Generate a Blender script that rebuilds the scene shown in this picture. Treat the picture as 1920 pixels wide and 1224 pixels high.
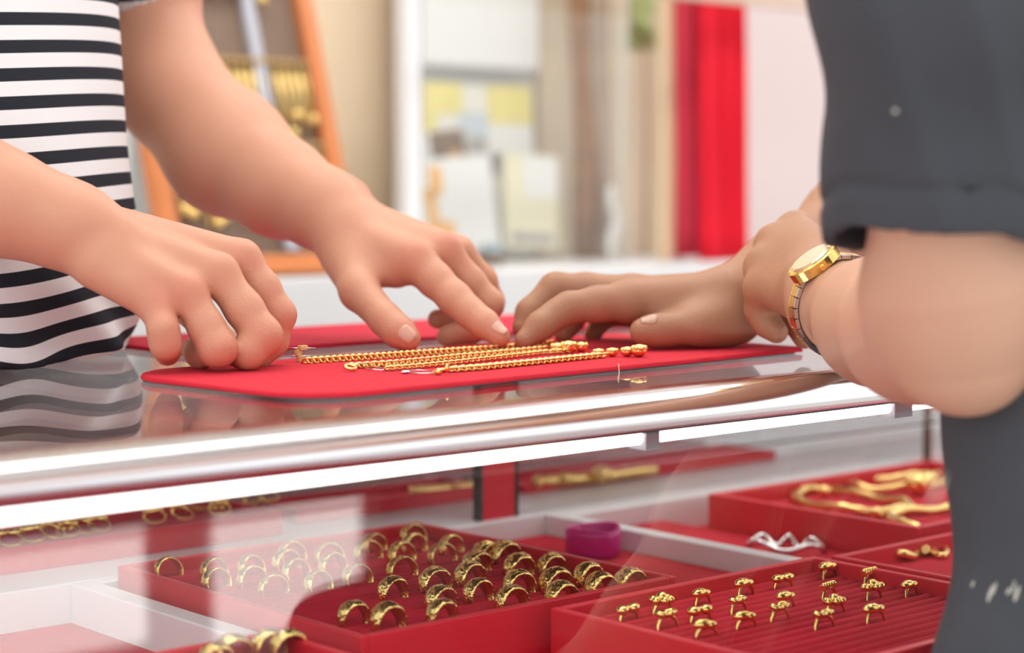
import bpy, bmesh, math, random
import numpy as np
from mathutils import Vector, Matrix

for o in list(bpy.data.objects):
    bpy.data.objects.remove(o)
SC = bpy.context.scene
COL = SC.collection
rnd = random.Random(7)
PI = math.pi

# ------------------------------------------------------------------ camera
FPX = 3560.0
TH = math.radians(48.6)
PH = math.atan(257 / FPX)
CAM = np.array([0.0, 0.0, 1.07])
CR = np.array([math.sin(TH), -math.cos(TH), 0])
CF = np.array([math.cos(TH) * math.cos(PH), math.sin(TH) * math.cos(PH), -math.sin(PH)])
CU = np.cross(CR, CF)
cd = bpy.data.cameras.new('camera')
cam = bpy.data.objects.new('camera', cd)
COL.objects.link(cam)
cd.sensor_width = 36
cd.lens = 36 * FPX / 1920
cd.clip_start = 0.05
m = Matrix(((CR[0], CU[0], -CF[0], CAM[0]), (CR[1], CU[1], -CF[1], CAM[1]), (CR[2], CU[2], -CF[2], CAM[2]), (0, 0, 0, 1)))
cam.matrix_world = m
cd.dof.use_dof = True
cd.dof.focus_distance = 1.25
cd.dof.aperture_fstop = 3.7
SC.camera = cam

# ------------------------------------------------------------------ world and lamps
w = bpy.data.worlds.new('daylight')
SC.world = w
w.use_nodes = True
bg = w.node_tree.nodes['Background']
bg.inputs[0].default_value = (0.98, 0.99, 1.0, 1)
bg.inputs[1].default_value = 0.95
SC.cycles.max_bounces = 7
SC.cycles.diffuse_bounces = 3
SC.cycles.glossy_bounces = 4
SC.cycles.transparent_max_bounces = 12
SC.view_settings.view_transform = 'Standard'
SC.view_settings.look = 'None'
SC.view_settings.gamma = 1
SC.view_settings.use_curve_mapping = False
SC.view_settings.exposure = 0.52

# ------------------------------------------------------------------ pixel helpers (1920 x 1224 frame)
def P(x, y, d):
    return CAM + d * (CF + (x - 960) / FPX * CR - (y - 612) / FPX * CU)
def onz(x, y, z):
    v = CF + (x - 960) / FPX * CR - (y - 612) / FPX * CU
    return CAM + (z - CAM[2]) / v[2] * v
def ony(x, y, Y):
    v = CF + (x - 960) / FPX * CR - (y - 612) / FPX * CU
    return CAM + (Y - CAM[1]) / v[1] * v


# ------------------------------------------------------------------ materials
MATS = {}
def new_mat(name):
    m = bpy.data.materials.new(name)
    m.use_nodes = True
    nt = m.node_tree
    return m, nt, nt.nodes['Principled BSDF']
def mat(name, col, rough=0.5, metal=0.0, noise=0.0, nscale=40.0, bump=0.0, bscale=200.0, sheen=0.0, spec=0.5, sss=0.0,
        emit=None, coat=0.0, detail=2):
    if name in MATS:
        return MATS[name]
    m, nt, b = new_mat(name)
    N, L = nt.nodes, nt.links
    b.inputs['Base Color'].default_value = (*col, 1)
    b.inputs['Roughness'].default_value = rough
    b.inputs['Metallic'].default_value = metal
    b.inputs['Specular IOR Level'].default_value = spec
    if coat:
        b.inputs['Coat Weight'].default_value = coat
        b.inputs['Coat Roughness'].default_value = 0.08
    if sheen:
        b.inputs['Sheen Weight'].default_value = sheen
        b.inputs['Sheen Roughness'].default_value = 0.4
        b.inputs['Sheen Tint'].default_value = (min(1, col[0] * 1.6 + .1), min(1, col[1] * 1.5 + .05), min(1, col[2] * 1.5 + .05), 1)
    if sss:
        b.inputs['Subsurface Weight'].default_value = sss
        b.inputs['Subsurface Radius'].default_value = (0.012, 0.005, 0.003)
        b.inputs['Subsurface Scale'].default_value = 0.6
    if emit:
        b.inputs['Emission Color'].default_value = (*emit[0], 1)
        b.inputs['Emission Strength'].default_value = emit[1]
    tc = N.new('ShaderNodeTexCoord')
    if noise:
        n = N.new('ShaderNodeTexNoise')
        n.inputs['Scale'].default_value = nscale
        n.inputs['Detail'].default_value = detail
        L.new(tc.outputs['Object'], n.inputs['Vector'])
        mx = N.new('ShaderNodeMix')
        mx.data_type = 'RGBA'
        L.new(n.outputs['Fac'], mx.inputs[0])
        mx.inputs[6].default_value = (*[max(0, c * (1 - noise)) for c in col], 1)
        mx.inputs[7].default_value = (*[min(1, c * (1 + noise)) for c in col], 1)
        L.new(mx.outputs[2], b.inputs['Base Color'])
    if bump:
        n2 = N.new('ShaderNodeTexNoise')
        n2.inputs['Scale'].default_value = bscale
        n2.inputs['Detail'].default_value = 1
        L.new(tc.outputs['Object'], n2.inputs['Vector'])
        bp = N.new('ShaderNodeBump')
        bp.inputs['Strength'].default_value = bump
        bp.inputs['Distance'].default_value = 0.001
        L.new(n2.outputs['Fac'], bp.inputs['Height'])
        L.new(bp.outputs[0], b.inputs['Normal'])
    MATS[name] = m
    return m

def glass_mat(name, tint=(0.985, 0.995, 0.99), boost=1.0, rough=0.0):
    m = bpy.data.materials.new(name)
    m.use_nodes = True
    nt = m.node_tree
    N, L = nt.nodes, nt.links
    N.remove(N['Principled BSDF'])
    out = N['Material Output']
    tr = N.new('ShaderNodeBsdfTransparent')
    tr.inputs[0].default_value = (*tint, 1)
    gl = N.new('ShaderNodeBsdfGlossy')
    gl.inputs['Roughness'].default_value = rough
    geo = N.new('ShaderNodeNewGeometry')
    ma = N.new('ShaderNodeMath'); ma.operation = 'MULTIPLY_ADD'
    ma.inputs[1].default_value = 1 / 1.5 - 1.5
    ma.inputs[2].default_value = 1.5
    L.new(geo.outputs['Backfacing'], ma.inputs[0])
    fr = N.new('ShaderNodeFresnel')
    L.new(ma.outputs[0], fr.inputs['IOR'])
    mb = N.new('ShaderNodeMath'); mb.operation = 'MULTIPLY'; mb.use_clamp = True
    mb.inputs[1].default_value = boost
    L.new(fr.outputs[0], mb.inputs[0])
    mx = N.new('ShaderNodeMixShader')
    L.new(mb.outputs[0], mx.inputs[0])
    L.new(tr.outputs[0], mx.inputs[1])
    L.new(gl.outputs[0], mx.inputs[2])
    L.new(mx.outputs[0], out.inputs[0])
    MATS[name] = m
    return m

GLASS = glass_mat('clear_glass')
WHITE = mat('white_laminate', (0.80, 0.81, 0.82), 0.35, noise=0.03, nscale=8)
SHELFW = mat('white_shelf', (0.82, 0.82, 0.83), 0.45, noise=0.03, nscale=5)
CHROME = mat('brushed_chrome', (0.88, 0.89, 0.91), 0.13, 1.0)
DARKM = mat('dark_seal', (0.03, 0.03, 0.035), 0.4)
REDTRAY = mat('red_leatherette', (0.66, 0.016, 0.035), 0.42, noise=0.06, nscale=30, bump=0.10, bscale=1400)
REDVEL = mat('red_velvet', (0.56, 0.006, 0.028), 0.9, noise=0.12, nscale=60, bump=0.25, bscale=1500, sheen=0.25)
REDPAD = mat('red_pad_felt', (0.62, 0.008, 0.030), 0.9, noise=0.10, nscale=25, bump=0.3, bscale=900, sheen=0.25)
REDCLOTH = mat('red_cloth', (0.60, 0.010, 0.045), 0.85, noise=0.08, nscale=12, sheen=0.2)
BOARD = mat('grey_board', (0.10, 0.10, 0.11), 0.8, noise=0.3, nscale=80)
GOLD = mat('polished_gold', (1.0, 0.68, 0.22), 0.20, 1.0, noise=0.10, nscale=300)
GOLDE = mat('engraved_gold', (1.0, 0.70, 0.25), 0.24, 1.0, noise=0.15, nscale=500, bump=0.9, bscale=420)
GOLDC = mat('chain_gold', (1.0, 0.70, 0.27), 0.28, 1.0, noise=0.08, nscale=200)
SILVER = mat('steel', (0.75, 0.75, 0.77), 0.2, 1.0)
PLASTIC = mat('clear_tag_plastic', (0.85, 0.80, 0.74), 0.3)
TUBE = mat('lit_tube', (1, 1, 1), 0.4, emit=((1.0, 0.99, 0.97), 3.5))

def skin_mat(name, base, ruddy, shade_tan=None):
    m, nt, b = new_mat(name)
    N, L = nt.nodes, nt.links
    tc = N.new('ShaderNodeTexCoord')
    n = N.new('ShaderNodeTexNoise'); n.inputs['Scale'].default_value = 18; n.inputs['Detail'].default_value = 2
    L.new(tc.outputs['Object'], n.inputs['Vector'])
    at = N.new('ShaderNodeAttribute'); at.attribute_name = 'ruddy'
    ad = N.new('ShaderNodeMath'); ad.operation = 'MULTIPLY_ADD'; ad.use_clamp = True
    L.new(n.outputs['Fac'], ad.inputs[0]); ad.inputs[1].default_value = 0.5
    L.new(at.outputs['Fac'], ad.inputs[2])
    mx = N.new('ShaderNodeMix'); mx.data_type = 'RGBA'
    L.new(ad.outputs[0], mx.inputs[0])
    mx.inputs[6].default_value = (*base, 1)
    mx.inputs[7].default_value = (*ruddy, 1)
    col = mx.outputs[2]
    if shade_tan:
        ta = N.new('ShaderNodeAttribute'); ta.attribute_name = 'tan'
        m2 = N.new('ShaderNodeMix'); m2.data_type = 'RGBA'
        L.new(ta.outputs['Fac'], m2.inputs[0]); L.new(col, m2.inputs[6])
        m2.inputs[7].default_value = (*shade_tan, 1)
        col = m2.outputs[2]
    L.new(col, b.inputs['Base Color'])
    b.inputs['Roughness'].default_value = 0.5
    b.inputs['Specular IOR Level'].default_value = 0.35
    n3 = N.new('ShaderNodeTexNoise'); n3.inputs['Scale'].default_value = 140; n3.inputs['Detail'].default_value = 2
    L.new(tc.outputs['Object'], n3.inputs['Vector'])
    v2 = N.new('ShaderNodeTexVoronoi'); v2.feature = 'DISTANCE_TO_EDGE'; v2.inputs['Scale'].default_value = 330
    L.new(tc.outputs['Object'], v2.inputs['Vector'])
    cr = N.new('ShaderNodeAttribute'); cr.attribute_name = 'crease'
    mu = N.new('ShaderNodeMath'); mu.operation = 'MULTIPLY'
    L.new(v2.outputs['Distance'], mu.inputs[0]); L.new(cr.outputs['Fac'], mu.inputs[1])
    ad3 = N.new('ShaderNodeMath'); ad3.operation = 'MULTIPLY_ADD'
    L.new(mu.outputs[0], ad3.inputs[0]); ad3.inputs[1].default_value = 1.1
    L.new(n3.outputs['Fac'], ad3.inputs[2])
    bp = N.new('ShaderNodeBump'); bp.inputs['Strength'].default_value = 0.3; bp.inputs['Distance'].default_value = 0.001
    L.new(ad3.outputs[0], bp.inputs['Height'])
    L.new(bp.outputs[0], b.inputs['Normal'])
    MATS[name] = m
    return m
SKIN_A = skin_mat('skin_fair', (0.67, 0.345, 0.22), (0.63, 0.245, 0.16))
SKIN_B = skin_mat('skin_tan', (0.68, 0.40, 0.27), (0.66, 0.30, 0.21), (0.40, 0.195, 0.11))  # last colour: tanned skin with the body's shade painted in
NAIL_B = mat('fingernail_tan', (0.50, 0.27, 0.18), 0.3, noise=.05, nscale=60, coat=.3)  # darker nails to go with the shade painted on the hands
NAIL = mat('fingernail', (0.68, 0.37, 0.27), 0.28, noise=0.05, nscale=60, coat=0.3)

def stripe_mat():
    m, nt, b = new_mat('striped_jersey')
    N, L = nt.nodes, nt.links
    at = N.new('ShaderNodeAttribute'); at.attribute_name = 'stripe'
    mul = N.new('ShaderNodeMath'); mul.operation = 'FRACT'
    L.new(at.outputs['Fac'], mul.inputs[0])
    r = N.new('ShaderNodeValToRGB')
    e = r.color_ramp.elements
    e[0].position = 0.0; e[0].color = (0.80, 0.79, 0.79, 1)
    e[1].position = 0.50; e[1].color = (0.80, 0.79, 0.79, 1)
    k = e.new(0.525); k.color = (0.020, 0.022, 0.030, 1)
    k = e.new(0.975); k.color = (0.020, 0.022, 0.030, 1)
    k = e.new(1.0); k.color = (0.80, 0.79, 0.79, 1)
    L.new(mul.outputs[0], r.inputs[0])
    L.new(r.outputs[0], b.inputs['Base Color'])
    b.inputs['Roughness'].default_value = 0.9
    b.inputs['Specular IOR Level'].default_value = 0.2
    tc = N.new('ShaderNodeTexCoord')
    n = N.new('ShaderNodeTexNoise'); n.inputs['Scale'].default_value = 900
    L.new(tc.outputs['Object'], n.inputs['Vector'])
    bp = N.new('ShaderNodeBump'); bp.inputs['Strength'].default_value = 0.25; bp.inputs['Distance'].default_value = 0.001
    L.new(n.outputs['Fac'], bp.inputs['Height']); L.new(bp.outputs[0], b.inputs['Normal'])
    return m
STRIPE = stripe_mat()
CHARCOAL = mat('charcoal_jersey', (0.072, 0.076, 0.087), 0.9, noise=0.22, nscale=14, bump=0.35, bscale=700, sheen=0.12, spec=0.2, detail=4)
DENIM = mat('dark_trousers', (0.03, 0.035, 0.06), 0.9, noise=0.2, nscale=60)


# ------------------------------------------------------------------ object helpers
def tag(o, label=None, cat=None, group=None, kind=None):
    if label: o['label'] = label
    if cat: o['category'] = cat
    if group: o['group'] = group
    if kind: o['kind'] = kind
    return o
def empty(name, loc=(0, 0, 0), rz=0.0):
    o = bpy.data.objects.new(name, None)
    COL.objects.link(o)
    o.location = loc
    o.rotation_euler = (0, 0, rz)
    o.empty_display_size = 0.02
    return o
def link(name, me, material=None, parent=None):
    o = bpy.data.objects.new(name, me)
    COL.objects.link(o)
    if material and not me.materials:
        me.materials.append(material)
    if parent:
        o.parent = parent
    return o
class MB:
    """collects shapes in one mesh"""
    def __init__(s):
        s.v, s.f, s.sm = [], [], []
    def add(s, vs, fs, smooth=False):
        k = len(s.v)
        s.v += [tuple(map(float, p)) for p in vs]
        s.f += [tuple(i + k for i in f) for f in fs]
        s.sm += [smooth] * len(fs)
        return s
    def box(s, lo, hi):
        (a, b, c), (d, e, f) = lo, hi
        return s.add([(a, b, c), (d, b, c), (d, e, c), (a, e, c), (a, b, f), (d, b, f), (d, e, f), (a, e, f)],
                     [(0, 3, 2, 1), (4, 5, 6, 7), (0, 1, 5, 4), (1, 2, 6, 5), (2, 3, 7, 6), (3, 0, 4, 7)])
    def prism(s, pts, z0, z1):
        n = len(pts)
        return s.add([(x, y, z0) for x, y in pts] + [(x, y, z1) for x, y in pts],
                     [tuple(range(n))[::-1], tuple(range(n, 2 * n))] + [(i, (i + 1) % n, n + (i + 1) % n, n + i) for i in range(n)])
    def tube(s, pts, r, n=8, closed=False, caps=True, flat=1.0):
        pts = [np.array(p, float) for p in pts]
        m = len(pts)
        rs = r if hasattr(r, '__len__') else [r] * m
        vs, fs = [], []
        ref = None
        for i, p in enumerate(pts):
            a = pts[i - 1] if (i or closed) else pts[i]
            b = pts[(i + 1) % m] if (i < m - 1 or closed) else pts[i]
            t = b - a
            t = t / (np.linalg.norm(t) + 1e-12)
            if ref is None:
                ref = np.array([0, 0, 1.0]) if abs(t[2]) < .9 else np.array([1.0, 0, 0])
            u = np.cross(ref, t); u /= np.linalg.norm(u) + 1e-12
            v = np.cross(t, u)
            ref = v
            for k in range(n):
                a_ = 2 * PI * k / n
                vs.append(p + rs[i] * (math.cos(a_) * u + flat * math.sin(a_) * v))
        for i in range(m if closed else m - 1):
            j = (i + 1) % m
            for k in range(n):
                l = (k + 1) % n
                fs.append((i * n + k, i * n + l, j * n + l, j * n + k))
        s.add(vs, fs, True)
        if caps and not closed:
            k0 = len(s.v) - m * n
            s.f.append(tuple(k0 + k for k in range(n))[::-1]); s.sm.append(False)
            s.f.append(tuple(k0 + (m - 1) * n + k for k in range(n))); s.sm.append(False)
        return s
    def ball(s, c, r, n=10, mth=6, sc=(1, 1, 1)):
        vs, fs = [], []
        for i in range(mth + 1):
            t = PI * i / mth
            for k in range(n):
                a = 2 * PI * k / n
                vs.append((c[0] + r * sc[0] * math.sin(t) * math.cos(a), c[1] + r * sc[1] * math.sin(t) * math.sin(a), c[2] + r * sc[2] * math.cos(t)))
        for i in range(mth):
            for k in range(n):
                l = (k + 1) % n
                fs.append((i * n + k, (i + 1) * n + k, (i + 1) * n + l, i * n + l))
        return s.add(vs, fs, True)
    def mesh(s, name):
        me = bpy.data.meshes.new(name)
        me.from_pydata(s.v, [], s.f)
        me.polygons.foreach_set('use_smooth', s.sm)
        me.update()
        return me
    def build(s, name, material, parent=None, bevel=0.0, seg=2):
        o = link(name, s.mesh(name), material, parent)
        if bevel:
            b = o.modifiers.new('bevel', 'BEVEL')
            b.width, b.segments, b.limit_method = bevel, seg, 'ANGLE'
        return o
def box(name, lo, hi, material, parent=None, bevel=0.0):
    return MB().box(lo, hi).build(name, material, parent, bevel)


# ------------------------------------------------------------------ implicit surface mesher (surface nets)
def caps_d(p, a, b, ra, rb):
    a = np.asarray(a, p.dtype); ba = np.asarray(b, p.dtype) - a
    q = p - a
    t = q @ ba
    t *= 1 / float(ba @ ba + 1e-12)
    np.clip(t, 0, 1, t)
    q -= t[:, None] * ba
    return np.sqrt(np.einsum('ij,ij->i', q, q)) - (p.dtype.type(ra) + t * p.dtype.type(rb - ra))
def smin(a, b, k):
    h = np.maximum(k - np.abs(a - b), 0) / k
    return np.minimum(a, b) - h * h * k * 0.25
class Flesh:
    """base: capsules blended in order; fingers: chains blended to the base one by one"""
    def __init__(s):
        s.base, s.fing = [], []
    def cap(s, a, b, ra, rb, k=0.012):
        s.base.append((np.array(a, float), np.array(b, float), ra, rb, k))
    def chain(s, pts, k=0.012):
        for (a, ra), (b, rb) in zip(pts[:-1], pts[1:]):
            s.cap(a, b, ra, rb, k)
    def finger(s, pts, k=0.006, kroot=0.008):
        s.fing.append(([(np.array(a, float), np.array(b, float), ra, rb, k) for (a, ra), (b, rb) in zip(pts[:-1], pts[1:])], kroot))
    def pack(s):
        q = s.base + [x for f, _ in s.fing for x in f]
        s.A = np.array([x[0] for x in q]); s.D = np.array([x[1] for x in q]) - s.A
        s.ra = np.array([x[2] for x in q]); s.dr = np.array([x[3] for x in q]) - s.ra
        s.k = np.array([x[4] for x in q]) * 1.05
        s.dd = (s.D ** 2).sum(1) + 1e-12
    def near(s, c, hd):
        t = np.clip(((c - s.A) * s.D).sum(1) / s.dd, 0, 1)
        v = np.sqrt(((c - s.A - t[:, None] * s.D) ** 2).sum(1)) - s.ra - t * s.dr
        return v < v.min() + 2 * hd + s.k
    def __call__(s, p, c=None, hd=None):
        if not hasattr(s, 'A') or len(s.A) != len(s.base) + sum(len(f) for f, _ in s.fing):
            s.pack()
        ok = s.near(c, hd) if c is not None else np.ones(len(s.A), bool)
        p = p.astype(np.float32)
        d = np.full(len(p), 9.0, np.float32)
        n = 0
        for q in s.base:
            if ok[n]:
                d = smin(d, caps_d(p, *q[:4]), q[4])
            n += 1
        out = d
        for f, kr in s.fing:
            fd = None
            for q in f:
                if ok[n]:
                    e = caps_d(p, *q[:4])
                    fd = e if fd is None else smin(fd, e, q[4])
                n += 1
            if fd is not None:
                out = np.minimum(out, smin(d, fd, kr))
        return out
CORN = [(0, 0, 0), (1, 0, 0), (0, 1, 0), (1, 1, 0), (0, 0, 1), (1, 0, 1), (0, 1, 1), (1, 1, 1)]
EDG = [(0, 1), (2, 3), (4, 5), (6, 7), (0, 2), (1, 3), (4, 6), (5, 7), (0, 4), (1, 5), (2, 6), (3, 7)]
def sdf_mesh(name, func, lo, hi, h, B=10, cull=True):
    slack = 1.03 if cull else 1.3
    lo = np.array(lo, float); hi = np.array(hi, float)
    nb = np.ceil((hi - lo) / (h * B)).astype(int) + 1
    bi = np.stack(np.meshgrid(*[np.arange(k) for k in nb], indexing='ij'), -1).reshape(-1, 3)
    hd = B * h * 0.8661
    cen = lo + (bi + 0.5) * B * h
    val = func(cen)
    act = bi[np.abs(val) < hd * slack + 0.001]
    n = nb * B + 2
    g = np.arange(B + 1)
    G = np.stack(np.meshgrid(g, g, g, indexing='ij'), -1)
    keys, pos, quads = [], [], []
    key = lambda I: (I[..., 0].astype(np.int64) * n[1] + I[..., 1]) * n[2] + I[..., 2]
    ci = G[:B, :B, :B]
    for b in act:
        I0 = b * B
        pts = (lo + (I0 + G.reshape(-1, 3)) * h)
        V = (func(pts, lo + (b + .5) * B * h, hd) if cull else func(pts)).reshape(B + 1, B + 1, B + 1)
        S = V < 0
        if S.all() or not S.any():
            continue
        cv = np.stack([V[a:a + B, c:c + B, e:e + B] for a, c, e in CORN], -1).reshape(-1, 8)
        cs = cv < 0
        mk = cs.any(1) & ~cs.all(1)
        cv = cv[mk]
        acc = np.zeros((len(cv), 3)); cnt = np.zeros(len(cv))
        for i, j in EDG:
            x = (cv[:, i] < 0) != (cv[:, j] < 0)
            t = np.where(x, cv[:, i] / np.where(x, cv[:, i] - cv[:, j], 1), 0)
            q = np.array(CORN[i]) + t[:, None] * (np.array(CORN[j]) - np.array(CORN[i]))
            acc += q * x[:, None]; cnt += x
        cells = ci.reshape(-1, 3)[mk] + I0
        keys.append(key(cells)); pos.append(lo + (cells + acc / cnt[:, None]) * h)
        for ax in range(3):
            s0 = S[:B, :B, :B]
            s1 = (S[1:, :B, :B], S[:B, 1:, :B], S[:B, :B, 1:])[ax]
            e = np.argwhere(s0 != s1)
            if not len(e):
                continue
            inside = s0[tuple(e.T)]
            e = e + I0
            u, v = (ax + 1) % 3, (ax + 2) % 3
            du = np.zeros(3, int); du[u] = 1
            dv = np.zeros(3, int); dv[v] = 1
            q = np.stack([key(e - du - dv), key(e - dv), key(e), key(e - du)], 1)
            q = np.where(inside[:, None], q, q[:, ::-1])
            quads.append(q)
    keys = np.concatenate(keys); pos = np.concatenate(pos); quads = np.concatenate(quads)
    o = np.argsort(keys); keys = keys[o]; pos = pos[o]
    ix = np.clip(np.searchsorted(keys, quads), 0, len(keys) - 1)
    ok = (keys[ix] == quads).all(1)
    ix = ix[ok]
    me = bpy.data.meshes.new(name)
    me.vertices.add(len(pos)); me.vertices.foreach_set('co', pos.ravel())
    me.loops.add(len(ix) * 4); me.loops.foreach_set('vertex_index', ix.ravel().astype(np.int32))
    me.polygons.add(len(ix)); me.polygons.foreach_set('loop_start', np.arange(0, len(ix) * 4, 4, dtype=np.int32))
    me.polygons.foreach_set('use_smooth', np.ones(len(ix), bool))
    me.update(calc_edges=True)
    me.validate()
    return me, pos
def set_attr(me, name, vals):
    a = me.attributes.new(name, 'FLOAT', 'POINT')
    a.data.foreach_set('value', np.asarray(vals, np.float32))


# ================================================================== THE SETTING
TOP = 0.95                      # height of the counter's glass top
fl = box('floor', (-1.5, -1.5, -0.05), (4.6, 2.6, 0.0), mat('floor_tile', (0.55, 0.50, 0.46), 0.35, noise=0.08, nscale=6))
tag(fl, kind='structure')
cl = box('ceiling', (-1.5, 0.08, 2.50), (4.6, 2.6, 2.56), mat('ceiling_white', (0.80, 0.79, 0.77), 0.8))
tag(cl, kind='structure')
PANEL = mat('lamp_diffuser', (1, 1, 1), 0.5, emit=((1.0, 0.985, 0.95), 4.0))  # unseen panels added overhead to lay haze on the front pane
STRIP = mat('strip_diffuser', (1, 1, 1), 0.5, emit=((1.0, 0.985, 0.95), 8.5))  # unseen strips added overhead to brighten the rail and hands
for i, (xa, ya, xb, yb, lab) in enumerate(((0.95, 0.36, 1.36, 0.66, 'square ceiling light panel above the case, nearest the street'),
                                           (1.48, 0.34, 1.74, 0.64, 'small ceiling light panel right of the square one'),
                                           (0.00, 1.00, 1.60, 1.16, 'long ceiling light strip above the middle of the case'),
                                           (1.80, 1.00, 3.60, 1.16, 'long ceiling light strip at the right of the case'),
                                           (0.20, 1.70, 1.90, 1.86, 'long ceiling light strip above the seller'),
                                           (2.10, 1.70, 3.60, 1.86, 'long ceiling light panel near the red curtain'))):
    lp = empty('ceiling_light', ((xa + xb) / 2, (ya + yb) / 2, 2.48))
    ax_, ay_ = (xb - xa) / 2, (yb - ya) / 2
    box('frame', (-ax_ - .02, -ay_ - .02, .003), (ax_ + .02, ay_ + .02, .0195), mat('lamp_frame', (.8, .8, .8), .5), lp)
    box('diffuser', (-ax_, -ay_, -.004), (ax_, ay_, .0025), PANEL if i < 2 else STRIP, lp)
    tag(lp, lab, 'ceiling light')
tag(box('trim_2', (1.80, 0.085, 2.26), (4.6, 0.80, 2.499), mat('dark_soffit', (0.05, 0.035, 0.03), 0.7)), kind='structure')  # unseen dark block added to keep reflected haze off the pane's right side
WB = 2.42                       # back wall
tag(box('wall_back', (-0.6, WB, 0), (2.25, WB + 0.08, 2.6), mat('peach_wall', (0.90, 0.71, 0.50), 0.7, noise=0.03, nscale=3)), kind='structure')
tag(box('wall_right', (2.25, WB, 0), (4.6, WB + 0.08, 2.6), mat('mauve_wall', (0.66, 0.55, 0.54), 0.7, noise=0.03, nscale=3)), kind='structure')

# back counter with its ledge
bc = empty('back_counter', (0, 0, 0))
tag(bc, 'long white back counter with a stepped ledge behind the seller', 'counter')
box('worktop', (0.2, 1.93, 0.925), (4.4, WB - 0.004, 0.955), SHELFW, bc, 0.003)
box('lip', (0.2, 1.915, 0.895), (4.4, 1.93, 0.962), SHELFW, bc, 0.003)
box('body', (0.2, 1.99, 0.0), (4.4, WB - 0.004, 0.925), mat('pale_panel', (0.78, 0.77, 0.78), 0.4), bc)
box('shelf_board', (0.2, 1.96, 0.70), (4.4, 1.99, 0.74), SHELFW, bc, 0.003)

# ================================================================== DISPLAY CASE
X0, X1 = -0.15, 2.1
case = empty('display_case', (0.9, 1.0, 0))
case.location = (0, 0, 0)
tag(case, 'glass jewellery counter with chrome front rail and lit interior', 'display case')
box('base', (X0, 0.635, 0.0), (X1, 1.34, 0.765), WHITE, case)
box('glass_top', (X0, 0.79, TOP - 0.008), (X1, 1.345, TOP), GLASS, case)
# sloping front pane
y0, z0, y1, z1 = 0.786, TOP - 0.026, 0.628, 0.772
nn = np.array([0, z0 - z1, -(y0 - y1)]); nn = nn / np.linalg.norm(nn) * 0.006
MB().add([(X0, y0, z0), (X1, y0, z0), (X1, y1, z1), (X0, y1, z1)] +
         [(X0, y0 + nn[1], z0 + nn[2]), (X1, y0 + nn[1], z0 + nn[2]), (X1, y1 + nn[1], z1 + nn[2]), (X0, y1 + nn[1], z1 + nn[2])],
         [(0, 1, 2, 3)[::-1], (4, 5, 6, 7), (0, 1, 5, 4), (1, 2, 6, 5), (2, 3, 7, 6), (3, 0, 4, 7)]).build('front_glass', GLASS, case)
# chrome rail: rounded nose profile swept along x
prof = [(0.7975, 0.9519)]
for i in range(15):
    a = PI / 2 + math.radians(118) * i / 14
    prof.append((0.7890 + 0.0170 * math.cos(a), 0.9365 + 0.0155 * math.sin(a)))
prof += [(0.790, 0.9287), (0.7975, 0.9287)]
mb = MB(); k = len(prof)
mb.add([(X0, y, z) for y, z in prof] + [(X1, y, z) for y, z in prof],
       [(i, (i + 1) % k, k + (i + 1) % k, k + i) for i in range(k)], True)
mb.f += [tuple(range(k)), tuple(range(2 * k - 1, k - 1, -1))]; mb.sm += [False, False]
mb.build('rail', CHROME, case)
box('rail_seal', (X0, 0.788, 0.9255), (X1, 0.797, 0.9285), DARKM, case)
for a, b in ((X0 + .02, 0.812), (0.824, 1.055), (1.075, 1.9)):
    t = MB().tube([(a, 0.806, 0.9205), (b, 0.806, 0.9205)], 0.0046, 12).build('light_tube', TUBE, case)
for a, b in ((0.812, 0.824), (1.055, 1.075)):
    box('tube_holder', (a, 0.799, 0.913), (b, 0.814, 0.930), mat('grey_plastic', (0.35, 0.33, 0.36), 0.5), case)
box('back_panel', (X0, 1.34, 0.765), (X1, 1.346, TOP - 0.008), mat('mirror_panel', (0.74, 0.76, 0.77), 0.18, 0.75), case)
# red support post with dark glass edges, and a slim glass partition
po = box('post', (1.004, 1.176, 0.798), (1.040, 1.186, TOP - 0.008), REDTRAY, case)
for a, b in ((1.001, 1.004), (1.040, 1.0435)):
    box('post_edge', (a, 1.175, 0.798), (b, 1.184, TOP - 0.008), mat('glass_edge', (0.05, 0.07, 0.06), 0.15), case)
pt = ony(1625, 840, 1.20)
box('partition', (pt[0] - .002, 1.13, 0.798), (pt[0] + .002, 1.335, TOP - 0.008), GLASS, case)
box('partition_edge', (pt[0] - .0025, 1.122, 0.798), (pt[0] + .0025, 1.129, TOP - 0.008), mat('brass_edge', (0.16, 0.13, 0.09), 0.3, 0.6), case)
# white deck with red felt compartments
DK, FLO = 0.798, 0.770
for i, (a, b, c, d) in enumerate([
        (X0, 1.178, X1, 1.338),            # strip under the back trays
        (0.630, 0.640, 0.647, 1.178),      # left of the wide-band tray
        (0.928, 0.868, 0.975, 0.878), (0.647, 1.166, 1.066, 1.178),
        (1.066, 0.874, 1.082, 1.178),      # between bangle and chain compartments
        (1.082, 1.150, 1.560, 1.178), (1.545, 0.640, 1.560, 1.150),
        (X0, 0.636, X1, 0.646), (1.055, 0.646, 1.064, 0.874)]):
    box('deck_board', (a, b, 0.7655), (c, d, DK - 0.0004 * (i % 3)), WHITE, case, 0.0012)
box('felt_floor', (X0, 0.640, 0.765), (X1, 1.178, FLO), REDVEL, case)
box('felt_floor', (0.928, 0.880, FLO), (1.065, 1.165, FLO + .011), REDVEL, case)
box('felt_floor', (1.083, 0.880, FLO), (1.188, 1.149, FLO + .011), REDVEL, case)

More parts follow.
